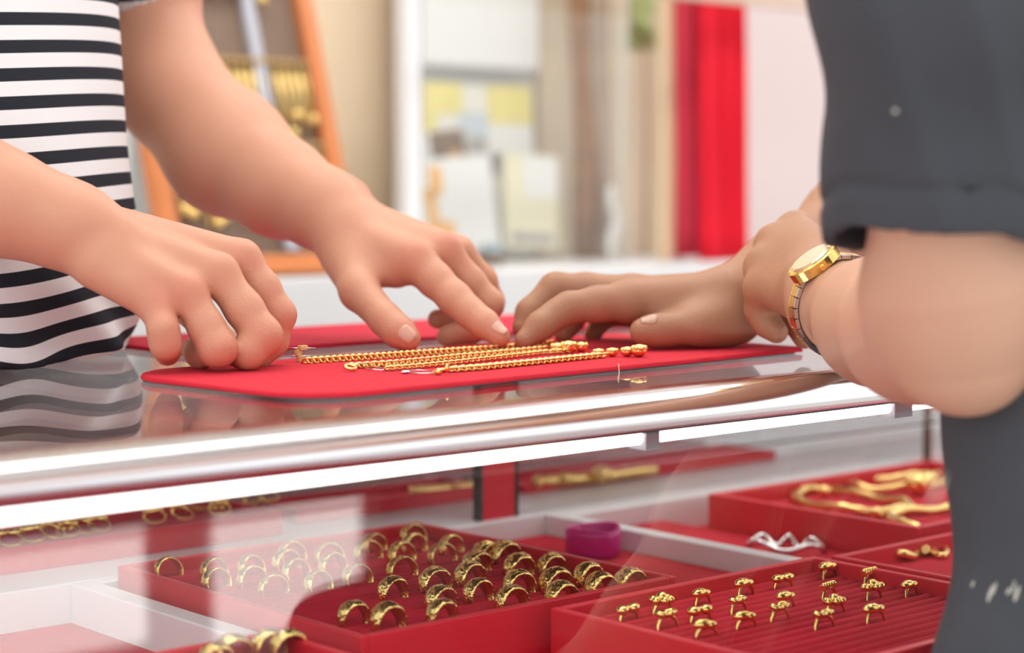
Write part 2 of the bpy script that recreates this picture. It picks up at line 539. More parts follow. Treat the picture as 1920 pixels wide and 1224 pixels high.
# ---------------------------------------------------------------- red trays
def tray(x0, y0, x1, y1, z0, z1, label, rolls=0, wall=0.006, group=None, floor=0.008):
    t = empty('jewellery_tray', ((x0 + x1) / 2, (y0 + y1) / 2, z0))
    tag(t, label, 'tray', group)
    cx, cy, cz = t.location
    m_ = lambda n, a, b, c, d, e, f, mm, bv=0.001: box(n, (a - cx, b - cy, c - cz), (d - cx, e - cy, f - cz), mm, t, bv)
    m_('side_wall', x0, y0, z0, x0 + wall, y1, z1, REDTRAY)
    m_('side_wall', x1 - wall, y0, z0, x1, y1, z1, REDTRAY)
    m_('end_wall', x0 + wall, y0, z0, x1 - wall, y0 + wall, z1, REDTRAY)
    m_('end_wall', x0 + wall, y1 - wall, z0, x1 - wall, y1, z1, REDTRAY)
    tfl = m_('tray_floor', x0 + wall, y0 + wall, z0 + .001, x1 - wall, y1 - wall, z0 + floor, REDVEL, 0)
    if rolls:
        p = (y1 - y0 - 2 * wall) / rolls
        L_ = x1 - x0 - 2 * wall - 0.001
        mb = MB(); n = 10
        vs = []
        for xx in (-L_ / 2, L_ / 2):
            for k in range(n):
                a = PI * k / (n - 1)
                vs.append((xx, p * 0.43 * math.cos(a), 0.001 + 0.0105 * math.sin(a) ** 0.7))
            vs += [(xx, -p * .43, -0.012), (xx, p * .43, -0.012)]
        q = n + 2
        mb.add(vs, [(i, (i + 1) % q, q + (i + 1) % q, q + i) for i in range(q)], True)
        mb.f += [tuple(range(q))[::-1], tuple(range(q, 2 * q))]; mb.sm += [False, False]
        me = mb.mesh('velvet_roll'); me.materials.append(REDVEL)
        for i in range(rolls):
            r = link('velvet_roll', me, None, tfl)
            r.location = (0, y0 + wall + (i + .5) * p - cy, z0 + floor + 0.012 - cz)
    return t
TZ = 0.810
T1 = (0.655, 0.876, 0.920, 1.157)
T2 = (0.790, 0.648, 1.044, 0.860)
T5 = (0.380, 0.680, 0.628, 0.925)
tray(*T1[:2], *T1[2:], FLO, TZ, 'red leatherette ring tray full of wide carved gold bands', 25)
tray(*T2[:2], *T2[2:], FLO, TZ, 'red ring tray of small ornate gold rings beside the grey shirt', 19)
tray(*T5[:2], *T5[2:], FLO, TZ, 'red ring tray cut off at the bottom left corner', 21)
tray(1.192, 0.880, 1.500, 1.098, FLO, TZ, 'deep red tray holding knotted gold bracelets behind the grey shirt', 0, wall=0.008, floor=0.027)
tray(1.066, 0.660, 1.330, 0.862, FLO, TZ - .003, 'small red tray with a swan shaped gold ring by the grey shirt', 0, floor=0.024)
# thin trays on the deck at the back
tray(0.30, 1.232, 0.845, 1.325, DK, DK + 0.019, 'long pink red tray at the back left of the case', 0, wall=0.004, floor=0.010)
tray(0.880, 1.262, 1.085, 1.328, DK, DK + 0.012, 'short thin red tray behind the red post', 0, wall=0.004, floor=0.007)
tray(1.122, 1.256, 1.464, 1.328, DK, DK + 0.008, 'long thin red tray right of the red post', 0, wall=0.004, floor=0.005)

# ---------------------------------------------------------------- gold rings
def ring_mesh(name, R, width, bulge, kind, seed):
    r_ = random.Random(seed)
    nu, nv = (56, 9)
    vs, fs = [], []
    for i in range(nu):
        a = 2 * PI * i / nu                     # 0 = right, PI/2 = top
        up = 0.5 + 0.5 * math.sin(a)            # 1 at the top
        if kind == 'band':
            ww, th = width, 0.0012
        elif kind == 'dome':
            ww, th = width * (0.42 + 0.58 * up ** 1.1), 0.0011 + bulge * up ** 2
        else:
            ww, th = width * (0.30 + 0.5 * up ** 4), 0.0011 + bulge * 0.4 * up ** 5
        for j in range(nv):
            s_ = -1 + 2 * j / (nv - 1)
            rr = R + th * (1 - 0.75 * s_ * s_)
            if j not in (0, nv - 1):
                if kind == 'band':
                    rr += 0.00035 * math.sin(i * 2 * PI / nu * 14 + j * 1.9 + seed) * (1 - abs(s_))
                elif kind == 'dome':
                    rr += up * 0.0006 * (math.sin(i * .95 + 3 * s_ + seed) * math.cos(4.2 * s_ * (1 + .3 * (seed % 3)) + i * .31 * (seed % 4)))
                    rr += r_.uniform(-.00022, .00022) * up
            vs.append((rr * math.cos(a), ww * .5 * s_, rr * math.sin(a)))
        for j in range(3):                      # inner wall
            s_ = 1 - 2 * j / 2
            vs.append(((R - .0004) * math.cos(a), ww * .46 * s_, (R - .0004) * math.sin(a)))
    q = nv + 3
    for i in range(nu):
        for j in range(q):
            b, c = (i + 1) % nu, (j + 1) % q
            fs.append((i * q + j, b * q + j, b * q + c, i * q + c))
    mb = MB().add(vs, fs, True)
    if kind == 'gem':                           # ornament on top
        st = seed % 5
        if st == 0:                             # two rolled ends
            for sx in (-1, 1):
                mb.ball((sx * R * .62, 0, R * .92), .0040, sc=(1.25, 1, .8))
        elif st == 1:                           # flower cluster
            mb.ball((0, 0, R + .0020), .0040)
            for k in range(6):
                mb.ball((.0054 * math.cos(k * PI / 3), .0054 * math.sin(k * PI / 3), R + .0008), .0028, 8, 5)
        elif st == 2:                           # twisted leaf
            mb.ball((-.002, .0006, R + .0008), .0050, sc=(1.5, .8, .7))
            mb.ball((.0035, -.0008, R), .0038, sc=(1.2, .8, .7))
        elif st == 3:                           # bar
            mb.box((-.0075, -.002, R - .0008), (.0075, .003, R + .0022))
            for k in range(5):
                mb.ball((-.006 + .003 * k, 0, R + .0022), .0020, 8, 5)
        else:                                   # bow
            for sx in (-1, 1):
                mb.tube([(0, 0, R), (sx * .003, .0026, R + .002), (sx * .0062, .001, R + .0024), (sx * .0062, -.0016, R + .0014), (sx * .002, -.0022, R + .0008), (0, 0, R)], .0017, 6)
            mb.ball((0, 0, R + .0012), .002)
    me = mb.mesh(name)
    me.materials.append(GOLDE if kind != 'gem' else GOLD)
    return me
BANDS = [ring_mesh('band_ring', 0.0100, 0.0078 + .0006 * (i % 3), 0, 'band', i) for i in range(4)]
DOMES = [ring_mesh('dome_ring', 0.0098, 0.0140 + .0010 * (i % 3), 0.0026, 'dome', i + 1) for i in range(6)]
GEMS = [ring_mesh('gem_ring', 0.0082, 0.0052, 0.0018, 'gem', i) for i in range(5)]
ORD = ['first', 'second', 'third', 'fourth', 'fifth', 'sixth', 'seventh', 'eighth', 'ninth', 'tenth', 'eleventh', 'twelfth', 'thirteenth', 'fourteenth', 'fifteenth', 'sixteenth', 'seventeenth', 'eighteenth', 'nineteenth', 'twentieth', 'last']
def place_rings(spots, T, rolls, zc, desc, where, group, pick, lean=0.12, seed=3):
    r_ = random.Random(seed)
    wall = 0.006
    p = (T[3] - T[1] - 2 * wall) / rolls
    got = []
    for i, (x, y) in enumerate(spots):
        q = onz(x, y, zc + 0.004)
        s_ = round((q[1] - T[1] - wall) / p)
        s_ = max(1, min(rolls - 1, s_))
        got.append([s_, q[0], i])
    seen = {}
    for g in got:                                # two rings never share one place
        while any(abs(g[1] - h[1]) < 0.0205 and h[0] == g[0] and h is not g and h[2] < g[2] for h in got):
            g[0] -= 1
    slots = sorted({g[0] for g in got}, reverse=True)
    for g in got:
        s_, X, i = g
        row = sorted(h[1] for h in got if h[0] == s_)
        me, kind = pick(i)
        o = link('gold_ring', me)
        o.location = (X, T[1] + wall + s_ * p, zc)
        o.rotation_euler = (-lean + r_.uniform(-.1, .06), 0, r_.uniform(-.16, .16))
        k = 1 + r_.uniform(-.05, .06)
        o.scale = (k, k, k)
        n = row.index(X)
        lab = desc[kind] + (', alone' if len(row) == 1 else f', {ORD[n]} from left') + f' in {ORD[slots.index(s_)]} occupied row from back, {where}'
        tag(o, lab, 'ring', group)
S1 = [(320, 1064), (395, 1061), (402, 1082), (468, 1058), (467, 1078), (543, 1033), (543, 1050), (555, 1066), (621, 1037), (623, 1055),
      (697, 1016), (689, 1031), (517, 1096), (595, 1088), (665, 1075), (769, 998), (769, 1016), (751, 1034), (756, 1063), (843, 1019), (821, 1034),
      (668, 1152), (910, 1036), (889, 1052), (890, 1080), (898, 1108), (956, 1039), (973, 1062), (969, 1093), (966, 1124), (1026, 1057),
      (1034, 1088), (1044, 1112), (1102, 1078), (1118, 1098), (1176, 1088), (814, 1089), (743, 1105), (824, 1120), (827, 1147), (737, 1160)]
place_rings(S1, T1, 25, 0.8035, {0: 'narrow gold band', 1: 'wide domed gold ring'}, 'wide-band tray', 'gold rings in the wide-band tray',
            lambda i: (BANDS[i % 4], 0) if i < 21 else (DOMES[i % 6], 1))
S2 = [(1170, 1151), (1249, 1142), (1251, 1168), (1321, 1125), (1319, 1156), (1326, 1185), (1402, 1108), (1398, 1142), (1400, 1168), (1474, 1094),
      (1474, 1130), (1472, 1156), (1558, 1075), (1556, 1113), (1563, 1140), (1549, 1168), (1642, 1087), (1635, 1113), (1632, 1154), (1709, 1108)]
G2 = [0, 1, 4, 2, 0, 2, 2, 4, 2, 0, 2, 4, 2, 3, 1, 4, 3, 1, 2, 2]
GD = {0: 'gold ring with rolled ends', 1: 'gold flower cluster ring', 2: 'twisted gold leaf ring', 3: 'gold bar-top ring', 4: 'gold bow ring'}
place_rings(S2, T2, 19, 0.7995, GD, 'ornate tray', 'small rings in the ornate tray', lambda i: (GEMS[G2[i]], G2[i]), seed=5)
S5 = [(478, 1196), (540, 1208), (420, 1212), (352, 1216)]
place_rings(S5, T5, 21, 0.8035, {0: 'blurred gold ring'}, 'corner tray', 'rings in the bottom left tray', lambda i: (DOMES[i % 6], 0), seed=9)

# small gold rings and pendants lying in the long back left tray
bx = 0
for i, (x, y, k) in enumerate([(20, 1020, 0), (62, 1012, 1), (100, 1006, 2), (128, 1002, 0), (158, 997, 2), (186, 992, 1), (290, 977, 0), (342, 970, 2), (412, 962, 1),
                               (365, 950, 0), (435, 943, 1), (470, 940, 2), (500, 936, 0)]):
    q = onz(x, y, DK + 0.014)
    q[1] = min(max(q[1], 1.243), 1.312)
    o = link('gold_pendant', GEMS[(i * 2) % 5])
    o.location = (q[0], q[1], DK + 0.0175)
    o.rotation_euler = (-1.15, 0, rnd.uniform(-.5, .5))
    tag(o, f'small blurred gold pendant, {["first", "second", "third", "fourth", "fifth", "sixth", "seventh", "eighth", "ninth", "tenth", "eleventh", "twelfth", "thirteenth"][i]} along the back left tray', 'pendant', 'pendants in the back left tray')

# ---------------------------------------------------------------- knotted bracelets and other gold
def lumpy(pts, r, beads, n=8, closed=False, sub=4):
    """a tube along a smoothed polyline with swellings along it"""
    P_ = [np.array(p, float) for p in pts]
    out = []
    m = len(P_)
    rng = range(m if closed else m - 1)
    for i in rng:
        a, b, c, d = P_[(i - 1) % m if (closed or i) else 0], P_[i], P_[(i + 1) % m], P_[(i + 2) % m if (closed or i + 2 < m) else m - 1]
        for k in range(sub):
            t = k / sub
            out.append(.5 * ((2 * b) + (-a + c) * t + (2 * a - 5 * b + 4 * c - d) * t * t + (-a + 3 * b - 3 * c + d) * t ** 3))
    if not closed:
        out.append(P_[-1])
    rs = [r * (1 + beads * abs(math.sin(i * 1.7))) for i in range(len(out))]
    return MB().tube(out, rs, n, closed)
def bracelet(name, px, z, r, label, cat, beads=.25, closed=False, extra=(), material=GOLDC, group=None, lift=0.0):
    pts = [onz(x, y, z + r) + np.array([0, 0, lift * (i % 2)]) for i, (x, y) in enumerate(px)]
    mb = lumpy(pts, r, beads, closed=closed, n=10)
    for (x, y, rr) in extra:
        c = onz(x, y, z + rr)
        mb.ball(c, rr, 12, 8)
        for k in range(5):
            mb.ball(c + np.array([rr * .8 * math.cos(k * 1.3), rr * .8 * math.sin(k * 1.3), rr * .3]), rr * .45, 8, 5)
    base = np.mean(np.array(mb.v), 0)
    base[2] = z
    mb.v = [tuple(np.array(v) - base) for v in mb.v]
    o = mb.build(name, material)
    o.location = base
    tag(o, label, cat, group)
    return o
tf = FLO + 0.027
bracelet('gold_bracelet', [(1490, 932), (1512, 922), (1545, 919), (1600, 928), (1650, 936), (1692, 944), (1706, 951), (1690, 958), (1640, 961), (1580, 957), (1520, 947), (1494, 940)], tf, 0.0030,
         'long looped gold bracelet nearest the left side of the deep tray', 'bracelet', .45, True, extra=((1545, 921, .0055), (1645, 962, .0055)), lift=.003)
bracelet('gold_bracelet', [(1598, 908), (1620, 901), (1660, 899), (1710, 896), (1760, 890), (1800, 884), (1830, 886), (1800, 898), (1745, 912), (1690, 918), (1640, 919), (1606, 915)], tf, 0.0030,
         'gold bangle with a knotted clasp at the back of deep tray', 'bracelet', .35, True, extra=((1722, 908, .010), (1742, 900, .007)), lift=.003)
bracelet('gold_bracelet', [(1668, 970), (1700, 962), (1750, 957), (1800, 954), (1850, 956), (1880, 966), (1840, 982), (1790, 992), (1740, 994), (1690, 984)], tf, 0.0030,
         'gold bracelet lying nearest the grey shirt in the deep tray', 'bracelet', .45, True, lift=.003)
bracelet('gold_swan_ring', [(1660, 1040), (1690, 1047), (1716, 1042), (1724, 1028), (1738, 1026), (1735, 1040)], FLO + .024, 0.0028,
         'gold ring shaped like a swan in the small side tray', 'ring', .2, False, lift=.004)
bracelet('gold_curl_ring', [(1748, 1036), (1760, 1026), (1775, 1032), (1768, 1042)], FLO + .024, 0.0026,
         'curled gold ring half hidden behind the grey shirt', 'ring', .2, True)
bracelet('gold_bracelet', [(1000, 902), (1050, 899), (1100, 895), (1150, 889), (1200, 882), (1230, 880)], DK + .005, 0.0040,
         'blurred gold bracelet in the thin tray right of red post', 'bracelet', .4, False, extra=((1060, 896, .006), (1128, 888, .008), (1010, 903, .005)))
bracelet('gold_chain_bar', [(765, 922), (800, 919), (840, 915), (885, 910)], DK + .007, 0.0034,
         'blurred gold chain in the short tray behind red post', 'chain', .4, False, extra=((856, 914, .004),))
bracelet('silver_chain', [(1402, 1022), (1430, 1016), (1455, 1024), (1480, 1018), (1500, 1028), (1520, 1022), (1548, 1032), (1520, 1036), (1470, 1034), (1420, 1028)], FLO + .011, 0.0017,
         'crumpled silver chain on red felt beside the deep tray', 'chain', .6, True, material=SILVER, lift=.006)
# magenta bangle standing in the white compartment
bq = onz(1112, 1040, FLO + .011)
mb = MB(); n = 40
vs = []
for rr, zz in ((0.0215, .0005), (0.0225, .004), (0.0228, .018), (0.0218, .0225), (0.0205, .0228), (0.0192, .021), (0.0190, .003), (0.0200, .0005)):
    for k in range(n):
        a = 2 * PI * k / n
        sq = 1 + 0.06 * math.cos(2 * a + .4)
        vs.append((rr * math.cos(a) * sq, rr * math.sin(a) * (2 - sq) * .95, zz + (.0012 * math.cos(2 * a) if zz > .01 else 0)))
mb.add(vs, [(i * n + k, i * n + (k + 1) % n, ((i + 1) % 8) * n + (k + 1) % n, ((i + 1) % 8) * n + k) for i in range(8) for k in range(n)], True)
o = mb.build('bangle', mat('magenta_plastic', (0.55, 0.005, 0.20), 0.3, noise=.05))
o.location = bq
tag(o, 'magenta plastic bangle standing on red felt in white compartment', 'bangle')

# ================================================================== ON THE COUNTER
# red runner on the seller's edge of the counter
rn = empty('red_runner', (0, 0, TOP))
box('cloth', (0.722, 1.165, 0.0006), (2.0, 1.325, 0.004), REDCLOTH, rn, 0.001)
tag(rn, 'red cloth runner along the rear edge of glass counter', 'runner')

# velvet pad
def rounded(cx, cy, L, W, R, rot, n=8, wob=0.0, seed=1):
    r_ = random.Random(seed)
    out = []
    for (sx, sy, a0) in ((1, 1, 0), (-1, 1, PI / 2), (-1, -1, PI), (1, -1, 1.5 * PI)):
        rr = R[0] if sx < 0 else R[1]
        for i in range(n + 1):
            a = a0 + PI / 2 * i / n
            out.append((sx * (L / 2 - rr) + rr * math.cos(a), sy * (W / 2 - rr) + rr * math.sin(a)))
    dense = []
    for i, p in enumerate(out):
        q = out[(i + 1) % len(out)]
        k = max(1, int(math.dist(p, q) / 0.012))
        for j in range(k):
            t = j / k
            dense.append((p[0] + (q[0] - p[0]) * t + r_.uniform(-wob, wob), p[1] + (q[1] - p[1]) * t + r_.uniform(-wob, wob)))
    c, s = math.cos(rot), math.sin(rot)
    return [(cx + x * c - y * s, cy + x * s + y * c) for x, y in dense]
pad = empty('velvet_pad', (0, 0, TOP))
tag(pad, 'red velvet display pad with rounded corners lying on the glass counter', 'display pad')
PR = math.radians(3.5)
pc = (0.842, 0.980)
def layer(name, L, W, z0, z1, mm, R, wob, rnd_edge):
    ring = rounded(*pc, L, W, R, PR, wob=wob)
    c = np.array(pc)
    mb = MB(); n = len(ring)
    lv = [(0.0, z0), (0.0, z1 - rnd_edge), (rnd_edge * .35, z1 - rnd_edge * .3), (rnd_edge, z1)]
    vs = []
    for ins, z in lv:
        for p in ring:
            d_ = c - np.array(p); d_ = d_ / np.linalg.norm(d_)
            vs.append((p[0] + d_[0] * ins, p[1] + d_[1] * ins, z))
    fs = [(i * n + k, i * n + (k + 1) % n, (i + 1) * n + (k + 1) % n, (i + 1) * n + k) for i in range(3) for k in range(n)]
    fs += [tuple(range(n))[::-1], tuple(range(3 * n, 4 * n))]
    mb.add(vs, fs, False)
    return mb.build(name, mm, pad)
layer('backing_board', 0.462, 0.186, 0.0003, 0.0016, BOARD, (.03, .012), .0006, .0004)
layer('velvet_cover', 0.472, 0.196, 0.0017, 0.0046, REDPAD, (.045, .016), .0008, .0018)
PZ = TOP + 0.0046

# gold chains made of curb links
def link_shape(mb, c, t, n_, L, W, r):
    """an oval link centred at c, long axis t, its plane spanned by t and n_"""
    pts = []
    for k in range(10):
        a = 2 * PI * k / 10
        pts.append(c + t * (L * math.cos(a)) + n_ * (W * math.sin(a)))
    mb.tube(pts, r, 5, True)
def chain(px, label, L=.0030, W=.0021, r=.00075, pitch=.0034, z=PZ, beads=(), rope=1):
    pts = [onz(x, y, z + 0.002) for x, y in px]
    d = []
    for a, b in zip(pts[:-1], pts[1:]):
        k = max(1, int(np.linalg.norm(b - a) / .0005))
        d += [a + (b - a) * j / k for j in range(k)]
    root = empty('gold_chain', tuple(np.mean(np.array(d), 0)))
    root.location.z = z
    off = np.array(root.location)
    mb = MB()
    i, n = 0, 0
    step = max(1, int(pitch / .0005))
    for side in range(rope):
        i = 0
        while i < len(d) - 8:
            t = d[min(i + 6, len(d) - 1)] - d[max(i - 6, 0)]
            t[2] = 0
            t = t / np.linalg.norm(t)
            s_ = np.array([-t[1], t[0], 0])
            u = np.array([0, 0, 1.0])
            ang = math.radians(38 if n % 2 else -38)
            nv = s_ * math.cos(ang) + u * math.sin(ang)
            so = s_ * (side - (rope - 1) / 2) * W * 1.7
            tt = t * .93 + s_ * .36 * (1 if n % 2 else -1)
            link_shape(mb, d[i] - off + so, tt, nv, L, W, r)
            i += step
            n += 1
    o = mb.build('links', GOLDC, root)
    for k, (x, y, rr) in enumerate(beads):
        b = MB()
        c = onz(x, y, z + rr * .9) - off
        b.ball(c, rr, 12, 8, (1.25, 1, .9))
        for q in range(7):
            b.ball(c + np.array([rr * .95 * math.cos(q * .9), rr * .8 * math.sin(q * .9), rr * .35]), rr * .38, 8, 5)
        b.build('bead', GOLDC, root)
    tag(root, label, 'necklace', 'gold chains on the red pad')
    return root
chain([(575, 676), (700, 668), (830, 659), (960, 650), (1040, 642)], 'flat gold chain farthest from camera, along the rear edge of pad', L=.0030, W=.0030, pitch=.0026)
chain([(655, 686), (740, 680), (850, 669), (960, 659), (1030, 652)], 'gold chain with bulky rounded beads ending under the fingertips', W=.0026,
      beads=((1045, 652, .0042), (1066, 650, .0050), (1090, 650, .0042)))
chain([(728, 690), (790, 685), (860, 678), (940, 669), (1020, 660), (1085, 656)], 'slim gold chain third from the front rail side pad edge', L=.0027, W=.0019, pitch=.0034)
chain([(845, 692), (900, 688), (980, 680), (1060, 672), (1140, 664)], 'gold double curb chain nearest the front edge of the pad', L=.0029, W=.0022, rope=2, pitch=.0030,
      beads=((1122, 661, .0034), (1148, 660, .0036), (1176, 659, .0040), (1198, 657, .0050)))
# clasps: gold hook on the two front chains, and the price tag pin on the rear one
def thing_mesh(name, mb, material, label, cat, z=PZ):
    base = np.mean(np.array(mb.v), 0); base[2] = min(v[2] for v in mb.v)
    mb.v = [tuple(np.array(v) - base) for v in mb.v]
    o = mb.build(name, material)
    o.location = base
    tag(o, label, cat)
    return o
def wire(px, z, r):
    return [onz(x, y, z + r) for x, y in px]
def safety_pin(px, label):
    mb = MB()
    pts = [onz(x, y, PZ + .0012) for x, y in px]
    mb.tube(pts, .00045, 6)
    e = np.array(pts[0])
    mb.ball(e, .0022, 10, 6, (1.6, 1.2, .5))
    return thing_mesh('safety_pin', mb, SILVER, label, 'safety pin')
safety_pin([(682, 684), (700, 687), (726, 691), (716, 694), (694, 692), (680, 687)], 'small steel safety pin on second chain')
safety_pin([(760, 697), (790, 700), (822, 699), (815, 696), (790, 694), (762, 694)], 'small open steel safety pin at the tip of front chain')
mb = MB()
mb.tube(wire([(815, 698), (828, 694), (848, 692)], PZ, .0016), .0016, 7)
mb.ball(onz(838, 690, PZ + .004), .0022, 8, 6, (.7, .7, 1.4)); mb.ball(onz(822, 697, PZ + .002), .0024, 8, 6)
thing_mesh('chain_clasp', mb, GOLDC, 'small gold hook clasp at left end of front chain', 'clasp')
mb = MB()
c = onz(657, 688, PZ + .003)
mb.tube([c + np.array([.0035 * math.cos(a), .0030 * math.sin(a), .0012 * math.sin(a)]) for a in np.linspace(0, 2 * PI, 14, endpoint=False)], .0011, 6, True)
mb.ball(onz(666, 686, PZ + .002), .0022, 8, 6)
thing_mesh('chain_clasp', mb, GOLDC, 'round gold ring clasp at left end of second chain', 'clasp')
tg = empty('chain_tag', tuple(onz(565, 678, PZ)))
tag(tg, 'cream plastic chain holder with two thin pins near curled fingers', 'tag')
o_ = np.array(tg.location)
b0 = onz(565, 678, PZ) - o_
mb = MB(); q = .005
for (dx, dz, sx, sz) in ((0, .000, .006, .004), (-.002, .004, .004, .004), (.001, .008, .006, .003)):
    cc = b0 + CR * dx
    mb.box((cc[0] - sx / 2, cc[1] - .002, cc[2] + dz), (cc[0] + sx / 2, cc[1] + .002, cc[2] + dz + sz))
mb.build('holder', mat('tag_gold_plastic', (0.80, 0.55, 0.25), .35), tg, .0004)
for h_ in (.004, .0092):
    MB().tube([b0 + CR * (-.016) + np.array([0, 0, h_]), b0 + CR * .010 + np.array([0, 0, h_])], .0004, 6).build('pin', SILVER, tg)
# one loose thread
mb = MB().tube([onz(1158, 682, PZ), onz(1160, 690, PZ - .001) + np.array([0, 0, .0025]), onz(1161, 700, TOP + .0005), onz(1158, 712, TOP + .0005)], .00025, 5)
thing_mesh('loose_thread', mb, mat('pale_thread', (.75, .62, .45), .8), 'pale loose thread hanging over the front edge of the pad', 'thread')


# ================================================================== PEOPLE
def J(x, y, d, r):
    """joint: pixel, depth, radius in pixels at that depth"""
    return (P(x, y, d), r * d / FPX)
def C(F, a, b, k=.012):
    F.cap(a[0], b[0], a[1], b[1], k)

# ---------------------------------------------------------------- seller
FA = Flesh()
# torso core and shoulders, hidden under the shirt
SCX, SCY = 0.568, 1.34
FA.cap((SCX, SCY + .06, 1.10), (SCX, SCY + .02, 1.36), .05, .05, .03)
lsh, rsh = np.array((SCX + .21, SCY + .03, 1.37)), np.array((SCX - .19, SCY - .0, 1.37))
FA.cap(lsh, rsh, .05, .05, .05)
FA.cap((SCX, SCY, 1.36), (SCX, SCY - .02, 1.50), .055, .052, .03)
# left arm (farther from camera)
el = J(318, 168, 1.56, 92)
FA.cap(lsh, P(262, -40, 1.60), .052, 96 * 1.60 / FPX, .03)
FA.cap(P(262, -40, 1.60), el[0], 96 * 1.60 / FPX, el[1], .03)
C(FA, el, J(425, 285, 1.53, 106), .03)
C(FA, J(425, 285, 1.53, 104), J(525, 352, 1.485, 86), .03)
C(FA, J(525, 352, 1.485, 86), J(606, 392, 1.45, 70), .02)
C(FA, J(606, 392, 1.45, 69), J(655, 428, 1.435, 62), .02)
FA.cap(P(655, 362, 1.47), P(668, 366, 1.468), .011, .010, .014)      # ulna bump
C(FA, J(640, 440, 1.43, 52), J(775, 486, 1.40, 38), .012)
C(FA, J(650, 422, 1.45, 48), J(828, 470, 1.42, 35), .010)
C(FA, J(655, 408, 1.465, 44), J(856, 472, 1.445, 30), .010)
C(FA, J(655, 402, 1.48, 40), J(868, 484, 1.465, 26), .010)
C(FA, J(668, 492, 1.415, 40), J(742, 512, 1.405, 28), .012)           # web muscle
FA.finger([J(648, 478, 1.42, 44), J(674, 546, 1.385, 36), J(724, 600, 1.36, 29.5), J(748, 622, 1.352, 29), J(766, 636, 1.347, 23)], .006, .014)
FA.finger([J(778, 488, 1.40, 35), J(815, 524, 1.393, 32), J(853, 560, 1.385, 30.5), J(880, 585, 1.378, 27), J(908, 607, 1.372, 26), J(938, 632, 1.364, 19.5)], .006)
FA.finger([J(830, 472, 1.42, 33), J(880, 530, 1.424, 30), J(915, 570, 1.425, 29), J(884, 618, 1.428, 25), J(840, 630, 1.42, 21)], .005)
FA.finger([J(858, 474, 1.445, 29), J(905, 525, 1.455, 26), J(920, 566, 1.46, 25), J(878, 600, 1.462, 22), J(820, 598, 1.45, 18.5)], .005)
FA.finger([J(868, 486, 1.465, 25), J(902, 535, 1.48, 22), J(900, 575, 1.485, 20), J(860, 590, 1.485, 18)], .005)
# right arm (nearer the camera)
er = J(-330, 265, 1.235, 118)
FA.cap(rsh, P(-330, 60, 1.27), .052, .042, .03)
FA.cap(P(-330, 60, 1.27), er[0], .042, .040, .03)
C(FA, er, J(-120, 335, 1.215, 108), .03)
C(FA, J(-120, 335, 1.215, 108), J(10, 382, 1.205, 88), .03)
C(FA, J(10, 382, 1.205, 88), J(132, 424, 1.21, 73), .02)
C(FA, J(132, 424, 1.21, 73), J(205, 458, 1.215, 66), .02)
C(FA, J(186, 500, 1.20, 46), J(290, 572, 1.20, 31), .012)
C(FA, J(190, 472, 1.21, 48), J(350, 547, 1.205, 34), .010)
C(FA, J(196, 445, 1.225, 48), J(408, 510, 1.222, 36), .010)
C(FA, J(205, 428, 1.245, 45), J(450, 484, 1.248, 35), .010)
FA.finger([J(296, 575, 1.20, 30), J(306, 618, 1.19, 28), J(311, 645, 1.192, 28), J(314, 661, 1.205, 25)], .005)
FA.finger([J(352, 550, 1.205, 33), J(386, 612, 1.203, 33), J(409, 653, 1.20, 34), J(376, 662, 1.222, 27), J(362, 655, 1.24, 23)], .005)
FA.finger([J(410, 515, 1.222, 35), J(458, 580, 1.22, 35), J(492, 630, 1.218, 36), J(466, 660, 1.213, 31), J(450, 667, 1.220, 24)], .005)
FA.finger([J(455, 488, 1.248, 33), J(492, 540, 1.248, 32), J(524, 590, 1.248, 30), J(512, 640, 1.248, 27), J(488, 671, 1.245, 22)], .005)
FA.finger([J(245, 480, 1.255, 44), J(330, 560, 1.28, 32), J(395, 618, 1.275, 28), J(452, 664, 1.255, 22)], .006, .014)
lo = np.array((0.12, 0.86, 0.94)); hi = np.array((1.10, 1.56, 1.54))
me, pos = sdf_mesh('body', FA, lo, hi, 0.0018)
def ruddiness(pos, spots):
    v = np.zeros(len(pos))
    for c, r in spots:
        v += np.exp(-((pos - c) ** 2).sum(1) / (r * r))
    return np.clip(v * .55, 0, .6)
spA = [(P(x, y, d), .014) for x, y, d in ((414, 486, 1.20), (352, 528, 1.19), (296, 556, 1.188), (462, 466, 1.23), (408, 665, 1.19), (492, 640, 1.2), (530, 600, 1.23), (772, 462, 1.385),
                                         (845, 448, 1.41), (765, 640, 1.34), (935, 635, 1.36), (314, 665, 1.18), (745, 545, 1.39))]
set_attr(me, 'ruddy', ruddiness(pos, spA))
def creasing(pos, F):
    v = np.zeros(len(pos))
    for f, _ in F.fing:
        for i, q in enumerate(f):
            v = np.maximum(v, np.exp(-((pos - q[1]) ** 2).sum(1) / (q[3] * 1.25) ** 2))
    return np.clip(v * 2, 0, 1)
set_attr(me, 'crease', creasing(pos, FA))
seller = empty('person', (SCX, SCY, 0.0))
tag(seller, 'seller in a black and white striped T-shirt arranging gold chains with both hands', 'person')
inv = lambda o: o.matrix_world.inverted()
def adopt(o, par):
    o.parent = par
    o.location = -Vector(par.location)
    return o
adopt(link('body', me, SKIN_A), seller)

